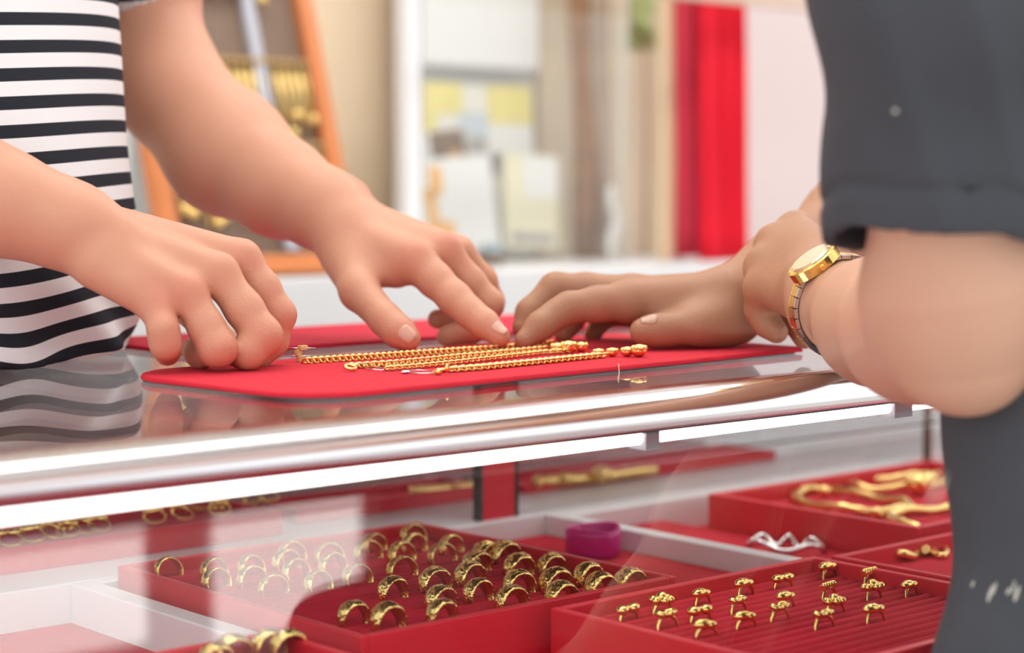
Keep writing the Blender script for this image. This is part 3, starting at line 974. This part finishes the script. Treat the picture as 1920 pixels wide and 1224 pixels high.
# striped shirt: torso column and two short sleeves
def ell(p, cx, cy, rx, ry):
    q = np.sqrt(((p[:, 0] - cx) / rx) ** 2 + ((p[:, 1] - cy) / ry) ** 2)
    return (q - 1) * np.minimum(rx, ry)
slv_l = (lsh, P(256, -34, 1.60))
slv_r = (rsh, P(-330, 90, 1.27) * .5 + rsh * .5)
def fold(p, s_):
    return np.sin(p[:, 2] * 95 + p[:, 0] * 40 * s_ + 2.1 * np.sin(p[:, 0] * 22 + p[:, 1] * 9))
def shirtA(p):
    z = p[:, 2]
    low = np.clip((1.06 - z) / .11, 0, 1)
    rx = .186 - .010 * np.clip((1.02 - z) / .06, 0, 1) + .004 * np.sin(z * 21 + 1) + .010 * np.clip((z - 1.1) / .25, 0, 1)
    ry = .190 - .06 * np.clip((z - 1.02) / .3, 0, 1)
    d = ell(p, SCX - .002 + .006 * np.sin(z * 14), SCY + .02 * np.clip((z - 1) / .35, 0, 1), rx, ry)
    wr = .0045 * low * fold(p, 1.0) + .0012 * np.sin(p[:, 0] * 46 + z * 13) + .003 * low * np.sin(p[:, 0] * 60 - z * 30)
    d = d + wr
    d = np.maximum(d, np.maximum(TOP + .0015 + .004 * (1 + np.sin(p[:, 0] * 40)) * .5 - z, z - 1.43))
    for a, b, r0, r1 in ((*slv_l, .074, .066), (*slv_r, .07, .07)):
        ax = (b - a) / np.linalg.norm(b - a)
        s_ = caps_d(p, a, b, r0, r1)
        t = (p - a) @ ax
        L_ = np.linalg.norm(b - a)
        s_ = np.maximum(s_, t - L_)
        s_ = np.maximum(s_, -np.maximum(caps_d(p, a, b + ax * .05, r0 - .004, r1 - .004), (L_ - .05) - t))
        d = smin(d, s_, .03)
    return d
me, pos = sdf_mesh('shirt', lambda p, *a: shirtA(p), (0.22, 1.08, 0.945), (0.86, 1.62, 1.46), 0.0034, cull=False)
z = pos[:, 2]
low = np.clip((1.05 - z) / .10, 0, 1)
st = (z + .006 * np.sin(pos[:, 0] * 13 + 1.3) + low * (.004 * np.sin(pos[:, 0] * 38 + z * 30) + .0035 * np.sin(pos[:, 0] * 64 + 2) * np.clip((1.0 - z) / .05, 0, 1))) / .0190
ax = (slv_l[1] - slv_l[0]); La = np.linalg.norm(ax); ax = ax / La
tl = (pos - slv_l[0]) @ ax
onl = (caps_d(pos, slv_l[0], slv_l[1], .06, .055) < .016) & (ell(pos, SCX, SCY + .015, .20, .16) > -.002) & (pos[:, 0] > SCX + .1)
st = np.where(onl, (La - tl) / .0185 + .58, st)
set_attr(me, 'stripe', st + 20.28)
adopt(link('shirt', me, STRIPE), seller)
tr = MB()
for sx in (-1, 1):
    tr.tube([(SCX + sx * .05, SCY + .12, .96), (SCX + sx * .085, SCY + .13, .75), (SCX + sx * .095, SCY + .13, .42), (SCX + sx * .10, SCY + .14, .05)], [.10, .092, .07, .06], 20)
adopt(tr.build('trousers', DENIM), seller)
for sx in (-1, 1):
    adopt(MB().ball((SCX + sx * .10, SCY + .10, .035), .05, 16, 10, (1, 2.2, .7)).build('shoe', mat('black_shoe', (.02, .02, .022), .4)), seller)

# ---------------------------------------------------------------- customer
FB = Flesh()
CX, CY = 1.018, 0.476
FB.cap((CX, CY, 1.00), (CX, CY, 1.28), .05, .05, .03)
ls2, rs2 = P(1755, -60, 0.93), np.array((CX + .14, CY - .05, 1.30))
FB.cap(ls2, rs2, .042, .042, .03)
FB.cap((CX, CY, 1.30), (CX - .01, CY + .02, 1.46), .052, .05, .03)
# left arm: bent, elbow towards the camera
FB.cap(ls2, P(1768, 300, 0.955), .036, 132 * 0.955 / FPX, .03)
C(FB, J(1768, 300, 0.955, 132), J(1802, 530, 0.985, 148), .03)
C(FB, J(1802, 530, 0.985, 148), J(1826, 676, 0.995, 76), .03)
C(FB, J(1778, 612, 1.01, 112), J(1722, 614, 1.075, 110), .05)
C(FB, J(1722, 614, 1.075, 110), J(1650, 602, 1.16, 101), .045)
C(FB, J(1650, 604, 1.16, 104), J(1566, 568, 1.265, 80), .03)
C(FB, J(1566, 568, 1.265, 80), J(1530, 530, 1.30, 64), .02)
C(FB, J(1525, 562, 1.30, 42), J(1428, 541, 1.345, 33), .010)
C(FB, J(1530, 560, 1.305, 52), J(1432, 500, 1.36, 36), .012)
C(FB, J(1535, 525, 1.31, 52), J(1452, 458, 1.375, 36), .012)
C(FB, J(1545, 495, 1.315, 50), J(1492, 432, 1.385, 36), .012)
FB.finger([J(1427, 545, 1.345, 32), J(1424, 582, 1.352, 26), J(1438, 606, 1.350, 25), J(1456, 622, 1.344, 22)], .005, .005)
FB.finger([J(1432, 502, 1.36, 33), J(1444, 570, 1.40, 27), J(1478, 600, 1.39, 21)], .005)
FB.finger([J(1452, 460, 1.375, 33), J(1466, 545, 1.40, 26), J(1488, 600, 1.37, 24), J(1508, 632, 1.355, 22)], .005)
FB.finger([J(1492, 435, 1.385, 32), J(1515, 520, 1.43, 26), J(1550, 600, 1.41, 21)], .005)
FB.finger([J(1565, 500, 1.33, 36), J(1555, 455, 1.39, 28), J(1540, 470, 1.43, 22)], .006, .012)
# right arm: reaching across behind the left hand
re_ = J(1760, 330, 1.60, 105)
FB.cap(rs2, re_[0], .05, re_[1], .03)
C(FB, re_, J(1600, 420, 1.50, 88), .03)
C(FB, J(1600, 420, 1.50, 88), J(1470, 500, 1.43, 66), .02)
C(FB, J(1470, 500, 1.43, 66), J(1368, 558, 1.405, 60), .02)
C(FB, J(1335, 562, 1.40, 52), J(1185, 564, 1.395, 40), .012)
C(FB, J(1335, 557, 1.42, 48), J(1190, 554, 1.42, 37), .010)
C(FB, J(1335, 562, 1.44, 46), J(1192, 566, 1.445, 34), .010)
C(FB, J(1335, 572, 1.46, 42), J(1196, 582, 1.465, 30), .010)
C(FB, J(1384, 600, 1.40, 45), J(1330, 606, 1.385, 40), .014)
FB.finger([J(1352, 604, 1.388, 41), J(1300, 612, 1.375, 34), J(1254, 618, 1.37, 29), J(1228, 620, 1.367, 28.5), J(1205, 621, 1.364, 24.5)], .006, .012)
FB.finger([J(1175, 565, 1.392, 37), J(1120, 570, 1.388, 32), J(1066, 577, 1.385, 28.5), J(1040, 592, 1.382, 26), J(1014, 611, 1.376, 26), J(984, 637, 1.37, 19)], .006)
FB.finger([J(1182, 552, 1.42, 36), J(1100, 543, 1.43, 31), J(1042, 541, 1.432, 30), J(994, 586, 1.425, 26), J(980, 614, 1.42, 20)], .005)
FB.finger([J(1192, 565, 1.445, 32), J(1104, 562, 1.46, 27), J(1068, 605, 1.455, 22), J(1056, 628, 1.45, 17)], .005)
FB.finger([J(1196, 582, 1.465, 28), J(1132, 592, 1.475, 22), J(1112, 626, 1.47, 17)], .005)
me, pos = sdf_mesh('body', FB, (0.66, 0.34, 0.78), (1.46, 1.16, 1.50), 0.0018)
spB = [(P(x, y, d), .016) for x, y, d in ((1800, 740, 1.05), (1840, 750, 1.05), (1200, 525, 1.40), (1458, 625, 1.34), (1190, 615, 1.36), (1522, 632, 1.38), (1000, 630, 1.37))]
set_attr(me, 'ruddy', ruddiness(pos, spB))
set_attr(me, 'crease', creasing(pos, FB))
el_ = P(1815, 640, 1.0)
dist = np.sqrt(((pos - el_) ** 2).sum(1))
set_attr(me, 'tan', np.clip((dist - .10) / .24, 0, 1) ** 1.0 * .92)  # darkens skin away from the elbow: painted body shade plus some tan
buyer = empty('person', (CX, CY, 0.0))
tag(buyer, 'customer in a charcoal T-shirt leaning an elbow on the chrome rail', 'person')
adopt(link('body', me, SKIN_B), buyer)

sa, sb = P(1760, -140, 0.925), P(1752, 440, 0.975)
sax = (sb - sa) / np.linalg.norm(sb - sa)
SL = np.linalg.norm(sb - sa)
# side axes of the sleeve: camera right and towards the camera
sr = CR - sax * (CR @ sax); sr /= np.linalg.norm(sr)
sf = np.cross(sax, sr)
if sf @ CF > 0: sf = -sf
def shirtB(p):
    z = p[:, 2]
    qa = (p[:, 0] - CX) * CR[0] + (p[:, 1] - CY) * CR[1]
    qd = -(p[:, 0] - CX) * CR[1] + (p[:, 1] - CY) * CR[0]
    ra_ = .2125 + .0030 * np.sin(z * 42 + 1.4) + .010 * np.clip((z - 1.0) / .3, 0, 1)
    d = (np.sqrt((qa / ra_) ** 2 + (qd / .098) ** 2) - 1) * .098
    d = d + .004 * np.sin(z * 34 + p[:, 0] * 30 + 2 * np.sin(p[:, 0] * 17)) * np.clip((1.0 - z) / .15, 0, 1) + .0015 * np.sin(p[:, 0] * 60 + z * 22)
    d = np.maximum(d, np.maximum(.70 - z, z - 1.36))
    q = p - sa
    t = q @ sax
    u = q @ sr
    v = q @ sf
    tt = np.clip(t / SL, 0, 1.1)
    # elliptical loose sleeve, wider towards the hem
    ru = .0555 + .0025 * tt
    rv = .057 + .004 * tt
    uc = -.001 * tt + .004
    ang = np.arctan2(v, u - uc)
    wob = .0022 * tt * np.sin(3 * ang + 1.2 + 3 * tt) + .0022 * np.sin(ang * 2 - 7 * tt)
    fl1 = .0075 * np.exp(-((u - .016 - .055 * (tt - .45)) / .010) ** 2) * np.clip(1.2 - tt, 0, 1)     # long diagonal folds
    fl2 = .0065 * np.exp(-((u + .026 - .05 * (tt - .5)) / .009) ** 2) * np.clip(1.15 - tt, 0, 1)
    e = (np.sqrt(((u - uc) / ru) ** 2 + (v / rv) ** 2) - 1) * .052 - wob - fl1 - fl2
    # hem rises on the near side and dips on the far side
    hem = SL - .011 - .006 * np.cos((u - uc) / ru * 1.3) + .036 * np.clip((.35 - v / rv) / 1.1, 0, 1) + .022 * np.clip((u - uc) / ru - .25, 0, 1)
    e = e + .0020 * np.exp(-((t - hem + .0225) / .0028) ** 2) - .0007 * np.exp(-((t - hem + .010) / .009) ** 2)
    e = np.maximum(e, t - hem)
    inn = (np.sqrt(((u - uc) / (ru - .006)) ** 2 + (v / (rv - .006)) ** 2) - 1) * .047 - wob
    e = np.maximum(e, -np.maximum(inn, (SL - .06) - t))
    e = np.maximum(e, -t)
    d = smin(d, e, .010)
    sh = caps_d(p, ls2, rs2, .062, .062)
    d = smin(d, sh, .03)
    return d
me, pos = sdf_mesh('shirt', lambda p, *a: shirtB(p), (0.70, 0.22, 0.68), (1.30, 0.74, 1.40), 0.0030, cull=False)
adopt(link('shirt', me, CHARCOAL), buyer)
FLECK = mat('pale_fleck', (.55, .53, .46), .8)
for x, y, a, b in ((1859, 1112, .0018, .0050), (1866, 1102, .0012, .0040), (1884, 1116, .0012, .0018), (1892, 1108, .0014, .0020), (1904, 1095, .0014, .0052), (1908, 1112, .0016, .0046), (1826, 1094, .0014, .0020), (1681, 207, .0020, .0014), (1757, 918, .0009, .0060)):
    ds_ = np.linspace(.70, 1.30, 600)
    pts_ = np.array([P(x, y, d_) for d_ in ds_])
    hit = np.argmax(shirtB(pts_) < 0)
    mb = MB().ball((0, 0, 0), 1.0, 8, 5)
    mb.v = [tuple(pts_[hit] + CR * v[0] * a + CU * v[2] * b + CF * v[1] * .0006 + CR * v[2] * b * .35) for v in mb.v]
    adopt(mb.build('paint_fleck', FLECK), buyer)
tr = MB()
for sx in (-1, 1):
    tr.tube([(CX + sx * .06, CY - .02, .72), (CX + sx * .08, CY - .02, .42), (CX + sx * .09, CY - .03, .05)], [.085, .07, .058], 20)
adopt(tr.build('trousers', DENIM), buyer)
for sx in (-1, 1):
    adopt(MB().ball((CX + sx * .09, CY + .01, .035), .05, 16, 10, (1, 2.2, .7)).build('shoe', mat('black_shoe', (.02, .02, .022), .4)), buyer)

# ---------------------------------------------------------------- fingernails
def nail(par, base, tip, up, L, W, lift):
    base = np.array(base); tip = np.array(tip)
    t = tip - base; t /= np.linalg.norm(t)
    up = np.array(up); n = up - t * (up @ t); n /= np.linalg.norm(n)
    s_ = np.cross(t, n)
    c = base * .45 + tip * .55
    vs, fs = [], []
    nu, nv = 8, 8
    flesh = FA if par is seller else FB
    g_ = []
    for i in range(nu + 1):
        a = -1 + 2 * i / nu
        for j in range(nv + 1):
            b = -1 + 2 * j / nv
            wv = W * (1 - .22 * abs(a) ** 4) * (.93 if a > 0 else 1)
            ll = L * (1 - .12 * b * b)
            g_.append(c + t * (a * ll / 2) + s_ * (b * wv / 2))
    g_ = np.array(g_)
    hs = np.full(len(g_), -1.0)
    for st_ in np.linspace(lift * 1.6, -lift * .3, 70):
        v_ = flesh(g_ + n * st_)
        hs = np.where((hs < -.5) & (v_ < 0), st_, hs)
    hs = np.where(hs < -.5, lift * .3, hs)
    vs = [p + n * (h + .0007) for p, h in zip(g_, hs)] + [p + n * (h - .0008) for p, h in zip(g_, hs)]
    q = nv + 1; o2 = (nu + 1) * q
    for i in range(nu):
        for j in range(nv):
            fs.append((i * q + j, (i + 1) * q + j, (i + 1) * q + j + 1, i * q + j + 1))
            fs.append((o2 + i * q + j, o2 + i * q + j + 1, o2 + (i + 1) * q + j + 1, o2 + (i + 1) * q + j))
    rim = [i * q for i in range(nu + 1)] + [nu * q + j for j in range(1, q)] + [i * q + nv for i in range(nu - 1, -1, -1)] + [j for j in range(nv - 1, 0, -1)]
    for a, b in zip(rim, rim[1:] + rim[:1]):
        fs.append((a, o2 + a, o2 + b, b))
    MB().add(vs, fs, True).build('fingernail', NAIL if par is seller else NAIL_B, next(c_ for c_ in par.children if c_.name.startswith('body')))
towards = lambda p: (CAM - p) / np.linalg.norm(CAM - p)
def nail_px(par, bx, by, tx, ty, d, rpx, upmix, L, W):
    a, b = P(bx, by, d), P(tx, ty, d)
    up = towards(a) * upmix[0] + np.array([0, 0, 1]) * upmix[1] + CR * upmix[2]
    nail(par, a, b, up, L, W, rpx * d / FPX)
nail_px(seller, 748, 622, 770, 641, 1.349, 25.5, (.95, .25, .1), .0125, .0115)
nail_px(seller, 912, 611, 945, 638, 1.367, 22.5, (.75, .6, .2), .0115, .0095)
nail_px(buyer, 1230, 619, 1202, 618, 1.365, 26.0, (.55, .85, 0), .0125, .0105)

# ---------------------------------------------------------------- wrist watch
wc, wa = P(1578, 572, 1.248), P(1650, 606, 1.18) - P(1525, 540, 1.30)
wa = wa / np.linalg.norm(wa)
wt = empty('wrist_watch', tuple(wc))
tag(wt, 'gold wrist watch with a silver and gold link bracelet on wrist', 'watch')
e1 = CR - wa * (CR @ wa); e1 /= np.linalg.norm(e1)
e2 = np.cross(wa, e1)
if e2[2] < 0: e2 = -e2
def wrist_hit(a):
    """distance from wrist axis to the skin in direction a"""
    dr = e1 * math.cos(a) + e2 * math.sin(a)
    t = np.linspace(.010, .06, 120)
    v = FB(wc + t[:, None] * dr)
    i = int(np.argmax(v > 0))
    return t[i], dr
NL = 30
for i in range(NL):
    a = 2 * PI * i / NL
    r0, dr = wrist_hit(a)
    r1, dr1 = wrist_hit(a + 2 * PI / NL)
    p0 = wc + dr * (r0 + .0016); p1 = wc + dr1 * (r1 + .0016)
    tg_ = p1 - p0; L_ = np.linalg.norm(tg_); tg_ = tg_ / L_
    mid = (p0 + p1) / 2 - wc
    nrm = np.cross(tg_, wa); nrm /= np.linalg.norm(nrm)
    for (off, ww, mm, nm) in ((0.0, .0050, GOLDC, 'gold_link'), (.0046, .0036, SILVER, 'silver_link'), (-.0046, .0036, GOLDC, 'gold_link')):
        mb = MB(); vs = []
        for s1 in (-1, 1):
            for s2 in (-1, 1):
                for s3 in (-1, 1):
                    vs.append(mid + tg_ * s1 * L_ * .46 + wa * (off + s2 * ww * .47) + nrm * s3 * .0012)
        mb.add(vs, [(0, 1, 3, 2), (4, 6, 7, 5), (0, 4, 5, 1), (2, 3, 7, 6), (0, 2, 6, 4), (1, 5, 7, 3)])
        mb.build(nm, mm, wt)
wdir = math.atan2(((P(1534, 492, 1.225) - wc) @ e2), ((P(1534, 492, 1.225) - wc) @ e1))
r0, dr = wrist_hit(wdir)
tg_ = np.cross(dr, wa)
def disc(r, h0, h1, n=28, ex=1.0):
    mb = MB(); vs = []
    for h, rr in ((h0, r), (h1, r), (h1 + .0008, r * .9)):
        for k in range(n):
            a = 2 * PI * k / n
            vs.append(dr * (r0 + h) + tg_ * rr * ex * math.cos(a) + wa * rr * math.sin(a))
    mb.add(vs, [(i * n + k, i * n + (k + 1) % n, (i + 1) * n + (k + 1) % n, (i + 1) * n + k) for i in range(2) for k in range(n)], False)
    mb.f += [tuple(range(n))[::-1], tuple(range(2 * n, 3 * n))]; mb.sm += [False, False]
    return mb
wcase = disc(.0150, .0003, .0068, ex=1.2).build('watch_case', GOLD, wt)
disc(.0125, .0076, .0080, ex=1.2).build('watch_dial', mat('pale_gold_dial', (.85, .62, .42), .12, .7, coat=.5), wcase)
MB().tube([dr * (r0 + .0035) + wa * .0145, dr * (r0 + .0035) + wa * .0185], .0020, 10).build('crown', GOLD, wcase)


# ================================================================== BEHIND THE SELLER
LZ = 0.955
# leaning display board with gold chains in an orange wooden frame
WOOD = mat('orange_wood', (0.62, 0.20, 0.06), 0.4, noise=.15, nscale=14)
db = empty('chain_board', (1.32, 2.03, LZ + .001))
tag(db, 'leaning orange wood framed board hung with rows of gold chains', 'display board')
pr_ = ony(672, 480, 2.03)
BW, BH, LEAN = pr_[0] - ony(312, 480, 2.03)[0], 0.62, math.radians(17)
db.rotation_euler = (-LEAN, 0, 0)
db.location = (pr_[0] - BW / 2, 2.03, LZ + .006)
box('backing', (-BW / 2 + .01, .004, .01), (BW / 2 - .01, .012, BH), mat('brown_backing', (0.20, 0.13, 0.09), .7, noise=.1), db)
for a, b, c, d in ((-BW / 2, 0, -BW / 2 + .024, BH), (BW / 2 - .024, 0, BW / 2, BH), (-BW / 2 + .024, 0, BW / 2 - .024, .024), (-BW / 2 + .024, BH - .024, BW / 2 - .024, BH)):
    box('frame_rail', (a, -.012, b), (c, .014, d), WOOD, db, .002)
for z_ in (.17, .285, .44, .57):
    box('hanger_bar', (-BW / 2 + .026, -.010, z_), (BW / 2 - .026, -.003, z_ + .006), mat('brass_bar', (.42, .27, .12), .5, .6), db)
box('divider', (.035, -.008, .03), (.052, .003, BH - .03), mat('grey_divider', (.45, .46, .52), .4), db)
r_ = random.Random(4)
for row, (zt, ln) in enumerate(((.17, .11), (.285, .10), (.44, .07), (.57, .10))):
    for i in range(20):
        x = -BW / 2 + .036 + i * (BW - .072) / 19
        if abs(x - .0435) < .012: continue
        if row == 2 and x > .075: continue
        l_ = ln * r_.uniform(.7, 1.0)
        mb = MB()
        for sx in (-.004, .004):
            mb.tube([(x + sx, -.0075, zt + .004), (x + sx * 1.1, -.0075, zt - l_ * .5), (x, -.0075, zt - l_)], .0014, 5)
        if r_.random() < .45:
            mb.ball((x, -.010, zt - l_), .0075, 8, 6)
        o = mb.build('hanging_chain', GOLDC, db)
# white pillar beside it
wp0, wp1 = ony(215, 400, 2.30), ony(308, 400, 2.30)
tag(box('trim_1', (wp0[0], 2.26, LZ), (wp1[0], 2.34, 2.4), mat('pale_blue_white', (.78, .84, .85), .5), bevel=.004), kind='structure')

# glazed showcase in the middle
sx0, sx1 = ony(745, 300, 2.12)[0], ony(1262, 300, 2.12)[0]
sh = empty('wall_showcase', (0, 0, 0))
tag(sh, 'glazed white wall showcase with magazines and driftwood inside', 'showcase')
box('back_board', (ony(752, 300, 2.36)[0], 2.36, LZ + .001), (sx1, 2.375, 2.0), mat('cream_board', (.80, .79, .75), .6), sh)
xm = ony(1045, 300, 2.3)[0]
box('side_board', (xm, 2.345, LZ + .001), (ony(1268, 300, 2.345)[0], 2.358, 2.0), mat('tan_board', (.62, .50, .36), .7, noise=.12, nscale=9), sh)
box('post', (sx0, 2.10, LZ + .001), (sx0 + .028, 2.125, 2.0), SHELFW, sh, .002)
box('post_seal', (sx0 + .028, 2.104, LZ + .001), (sx0 + .034, 2.12, 2.0), mat('grey_seal', (.35, .36, .35), .5), sh)
box('post', (sx1 - .036, 2.10, LZ + .001), (sx1 - .014, 2.125, 2.0), mat('peach_post', (.82, .62, .42), .6), sh, .002)
box('post', (sx1 - .014, 2.10, LZ + .001), (sx1 + .004, 2.125, 2.0), SHELFW, sh, .002)
box('pane', (sx0 + .034, 2.110, LZ + .003), (sx1 - .036, 2.114, 2.0), GLASS, sh)
box('top_panel', (ony(765, 60, 2.33)[0], 2.330, ony(900, 125, 2.33)[2]), (ony(1010, 60, 2.33)[0], 2.340, 1.9), mat('white_board', (.84, .84, .82), .5), sh)

def sheet(name, quad, Y, tilt, material, label, cat, thick=.003):
    """a flat printed sheet standing in the showcase: quad = x0,y0,x1,y1 in photo pixels at depth plane Y"""
    a, b = ony(quad[0], quad[3], Y), ony(quad[2], quad[1], Y)
    wdt, hgt = b[0] - a[0], b[2] - ony(quad[2], quad[3], Y)[2]
    root = empty(name, ((a[0] + b[0]) / 2, Y, max(LZ + .0015, a[2])))
    root.rotation_euler = (-.08, tilt, 0)
    root_page = box('page', (-wdt / 2, 0, 0), (wdt / 2, thick, hgt), material, root)
    tag(root, label, cat)
    return root, wdt, hgt
def patch(root, wdt, hgt, u0, v0, u1, v1, material, name='print', k=1):
    box(name, (-wdt / 2 + u0 * wdt, -.0006 * k, v0 * hgt), (-wdt / 2 + u1 * wdt, .0004, v1 * hgt), material, root.children[0])
PAPER = mat('paper', (.80, .79, .77), .6)
CREAM = mat('cream_paper', (.80, .75, .55), .6)
YEL = mat('yellow_print', (.80, .70, .26), .6, noise=.2, nscale=20)
BRN = mat('brown_print', (.22, .14, .09), .6, noise=.3, nscale=40)
GRY = mat('grey_print', (.42, .38, .36), .6, noise=.3, nscale=40)
ORG = mat('orange_print', (.86, .46, .14), .6)
BLU = mat('blue_grey_print', (.55, .62, .66), .6)
rt, a, b = sheet('poster', (782, 165, 1008, 420), 2.315, .0, mat('pale_poster', (.78, .75, .68), .6), 'pale poster with yellow header behind the magazines', 'poster')
patch(rt, a, b, .0, .78, .42, 1.0, YEL); patch(rt, a, b, .0, .58, .20, .78, YEL); patch(rt, a, b, .62, .72, 1.0, 1.0, YEL); patch(rt, a, b, .38, .62, .62, .80, BLU)
patch(rt, a, b, .62, .42, 1.0, .70, PAPER); patch(rt, a, b, .58, .34, 1.0, .50, GRY); patch(rt, a, b, .42, .50, .60, .62, GRY)
rt, a, b = sheet('photo_card', (764, 246, 882, 330), 2.27, -.12, PAPER, 'small brown photo card leaning at the left of the showcase', 'card')
rt.location.z = ony(820, 330, 2.27)[2]
patch(rt, a, b, .42, .05, .98, .98, BRN); patch(rt, a, b, .0, .0, .5, .25, GRY); patch(rt, a, b, .70, .15, .86, .5, ORG, k=2)
rt, a, b = sheet('magazine', (768, 300, 938, 476), 2.235, -.08, PAPER, 'white magazine with an orange deer shape on cover', 'magazine', .008)
for q in ((.12, .58, .36, .70), (.30, .62, .44, .92), (.24, .30, .36, .60), (.26, .05, .52, .34), (.08, .5, .2, .58)):
    patch(rt, a, b, *q, ORG)
rt, a, b = sheet('magazine', (948, 292, 1048, 466), 2.25, .06, CREAM, 'cream magazine standing beside the white one', 'magazine', .008)
patch(rt, a, b, .35, .55, 1.0, .98, PAPER); patch(rt, a, b, .1, .05, .9, .16, GRY)
# round dark dish with a blue lid in front
ds = empty('jar', tuple(ony(918, 470, 2.17)))
ds.location.z = LZ + .001
MB().tube([(0, 0, 0), (0, 0, .018)], .020, 20).build('base', BRN, ds)
MB().ball((.004, 0, .024), .018, 16, 8, (1, 1, .6)).build('lid', mat('blue_lid', (.35, .45, .52), .4), ds)
tag(ds, 'small dark jar with a pale blue lid at magazine foot', 'jar')
# driftwood stems with a green leaf
DRIFT = mat('driftwood', (.36, .19, .10), .8, noise=.35, nscale=25)
for i, (x0, x1, rr, ln, mm, lab) in enumerate([
        (1098, 1084, .017, .80, DRIFT, 'thick brown driftwood stem left of the pair'),
        (1136, 1126, .010, .80, mat('grey_drift', (.42, .31, .24), .8, noise=.3, nscale=25), 'greyish driftwood stem right of the brown one'),
        (1166, 1172, .004, .70, mat('pale_stem', (.75, .71, .64), .7), 'slim pale stem at the right of the driftwood'),
        (1150, 1150, .006, .12, PAPER, 'short white candle stump before the driftwood')]):
    a = ony(x0, 460, 2.29 - .038 * i); a[2] = LZ + .001
    c = ony(x1, 100, 2.29 - .038 * i)
    pts = [a + (np.array((c[0], a[1], a[2] + ln)) - a) * t + np.array([.006 * math.sin(t * 9 + i), 0, 0]) for t in np.linspace(0, 1, 9)]
    base = a.copy()
    mb = MB().tube([p - base for p in pts], [rr * (1.25 - .4 * t + .18 * math.sin(t * 13 + i)) for t in np.linspace(0, 1, 9)], 12)
    o = mb.build(['driftwood_stem', 'driftwood_stem', 'pale_stem', 'candle'][i], mm)
    o.location = base
    tag(o, lab, ['stem', 'stem', 'stem', 'candle'][i])
lf = empty('leafy_sprig', (0, 0, 0))
lc = ony(1210, 460, 2.26); lc[2] = LZ + .001
lf.location = lc
MB().tube([(0, 0, 0), (.004, 0, .2), (-.002, 0, .42)], .003, 8).build('stem', DRIFT, lf)
LEAF = mat('leaf_green', (.34, .44, .16), .5, noise=.2, nscale=20)
for i in range(7):
    a = i * 2.4
    mb = MB()
    n = 8; vs = []
    for k in range(n + 1):
        t = k / n
        wd = .022 * math.sin(PI * t) ** .8 + .0004
        cx_, cz_ = .085 * t, .03 * math.sin(t * 2.2) - .03 * t
        for s_ in (-1, 0, 1):
            vs.append((cx_ * .5 * math.cos(a) - s_ * wd * math.sin(a), .004 * (i - 3) + .004 * abs(s_) + .01 * t, .37 + .012 * (i % 4) + cx_ * .6 * math.sin(a) + s_ * wd * math.cos(a)))
    mb.add(vs, [(k * 3 + j, k * 3 + j + 1, k * 3 + j + 4, k * 3 + j + 3) for k in range(n) for j in range(2)], True)
    o = mb.build('leaf', LEAF, lf)
    so = o.modifiers.new('thick', 'SOLIDIFY'); so.thickness = .001
tag(lf, 'green leafy sprig at top right of the showcase', 'plant')

# red curtain and its rail
cu = empty('red_curtain', (0, 0, 0))
tag(cu, 'bright red pleated curtain hanging beside the mauve wall', 'curtain')
def curtain(xa, xb, Y, zb, amp, waves, mm, name, flare=0.0):
    x0, x1 = ony(xa, 300, Y)[0], ony(xb, 300, Y)[0]
    nx, nz = 60, 14
    ztop = 1.62
    vs = []
    for j in range(nz + 1):
        v = j / nz
        zz = zb + (ztop - zb) * v
        for i in range(nx + 1):
            u = i / nx
            x = x0 + (x1 - x0) * u * (1 + flare * (1 - v)) + .003 * math.sin(v * 7 + u * 5)
            y = Y + amp * math.sin(u * waves * 2 * PI + .5 * math.sin(v * 4)) * (1.1 - .3 * v)
            vs.append((x, y, zz))
    fs = [(j * (nx + 1) + i, j * (nx + 1) + i + 1, (j + 1) * (nx + 1) + i + 1, (j + 1) * (nx + 1) + i) for j in range(nz) for i in range(nx)]
    o = MB().add(vs, fs, True).build(name, mm, cu)
    s_ = o.modifiers.new('thick', 'SOLIDIFY'); s_.thickness = .002
    return o
RC = mat('curtain_red', (.80, .003, .028), .75, noise=.06, nscale=10)
curtain(1272, 1322, 2.09, max(.958, ony(1300, 482, 2.09)[2]), .010, 2.5, mat('curtain_pink_red', (.70, .035, .075), .75, noise=.06, nscale=10), 'curtain_drop')
curtain(1318, 1384, 2.03, max(.958, ony(1350, 500, 2.03)[2]), .012, 3, RC, 'curtain_drop', flare=.28)
ra, rb = ony(1215, -6, 1.98), ony(1560, 12, 1.98)
zr = ony(1380, 3, 1.98)[2]
cr_ = MB().box((ra[0] - .3, 1.972, zr - .004), (rb[0] + .6, 1.990, zr + .022)).build('curtain_rail', mat('beige_rail', (.66, .50, .40), .4, noise=.08), cu, .003)
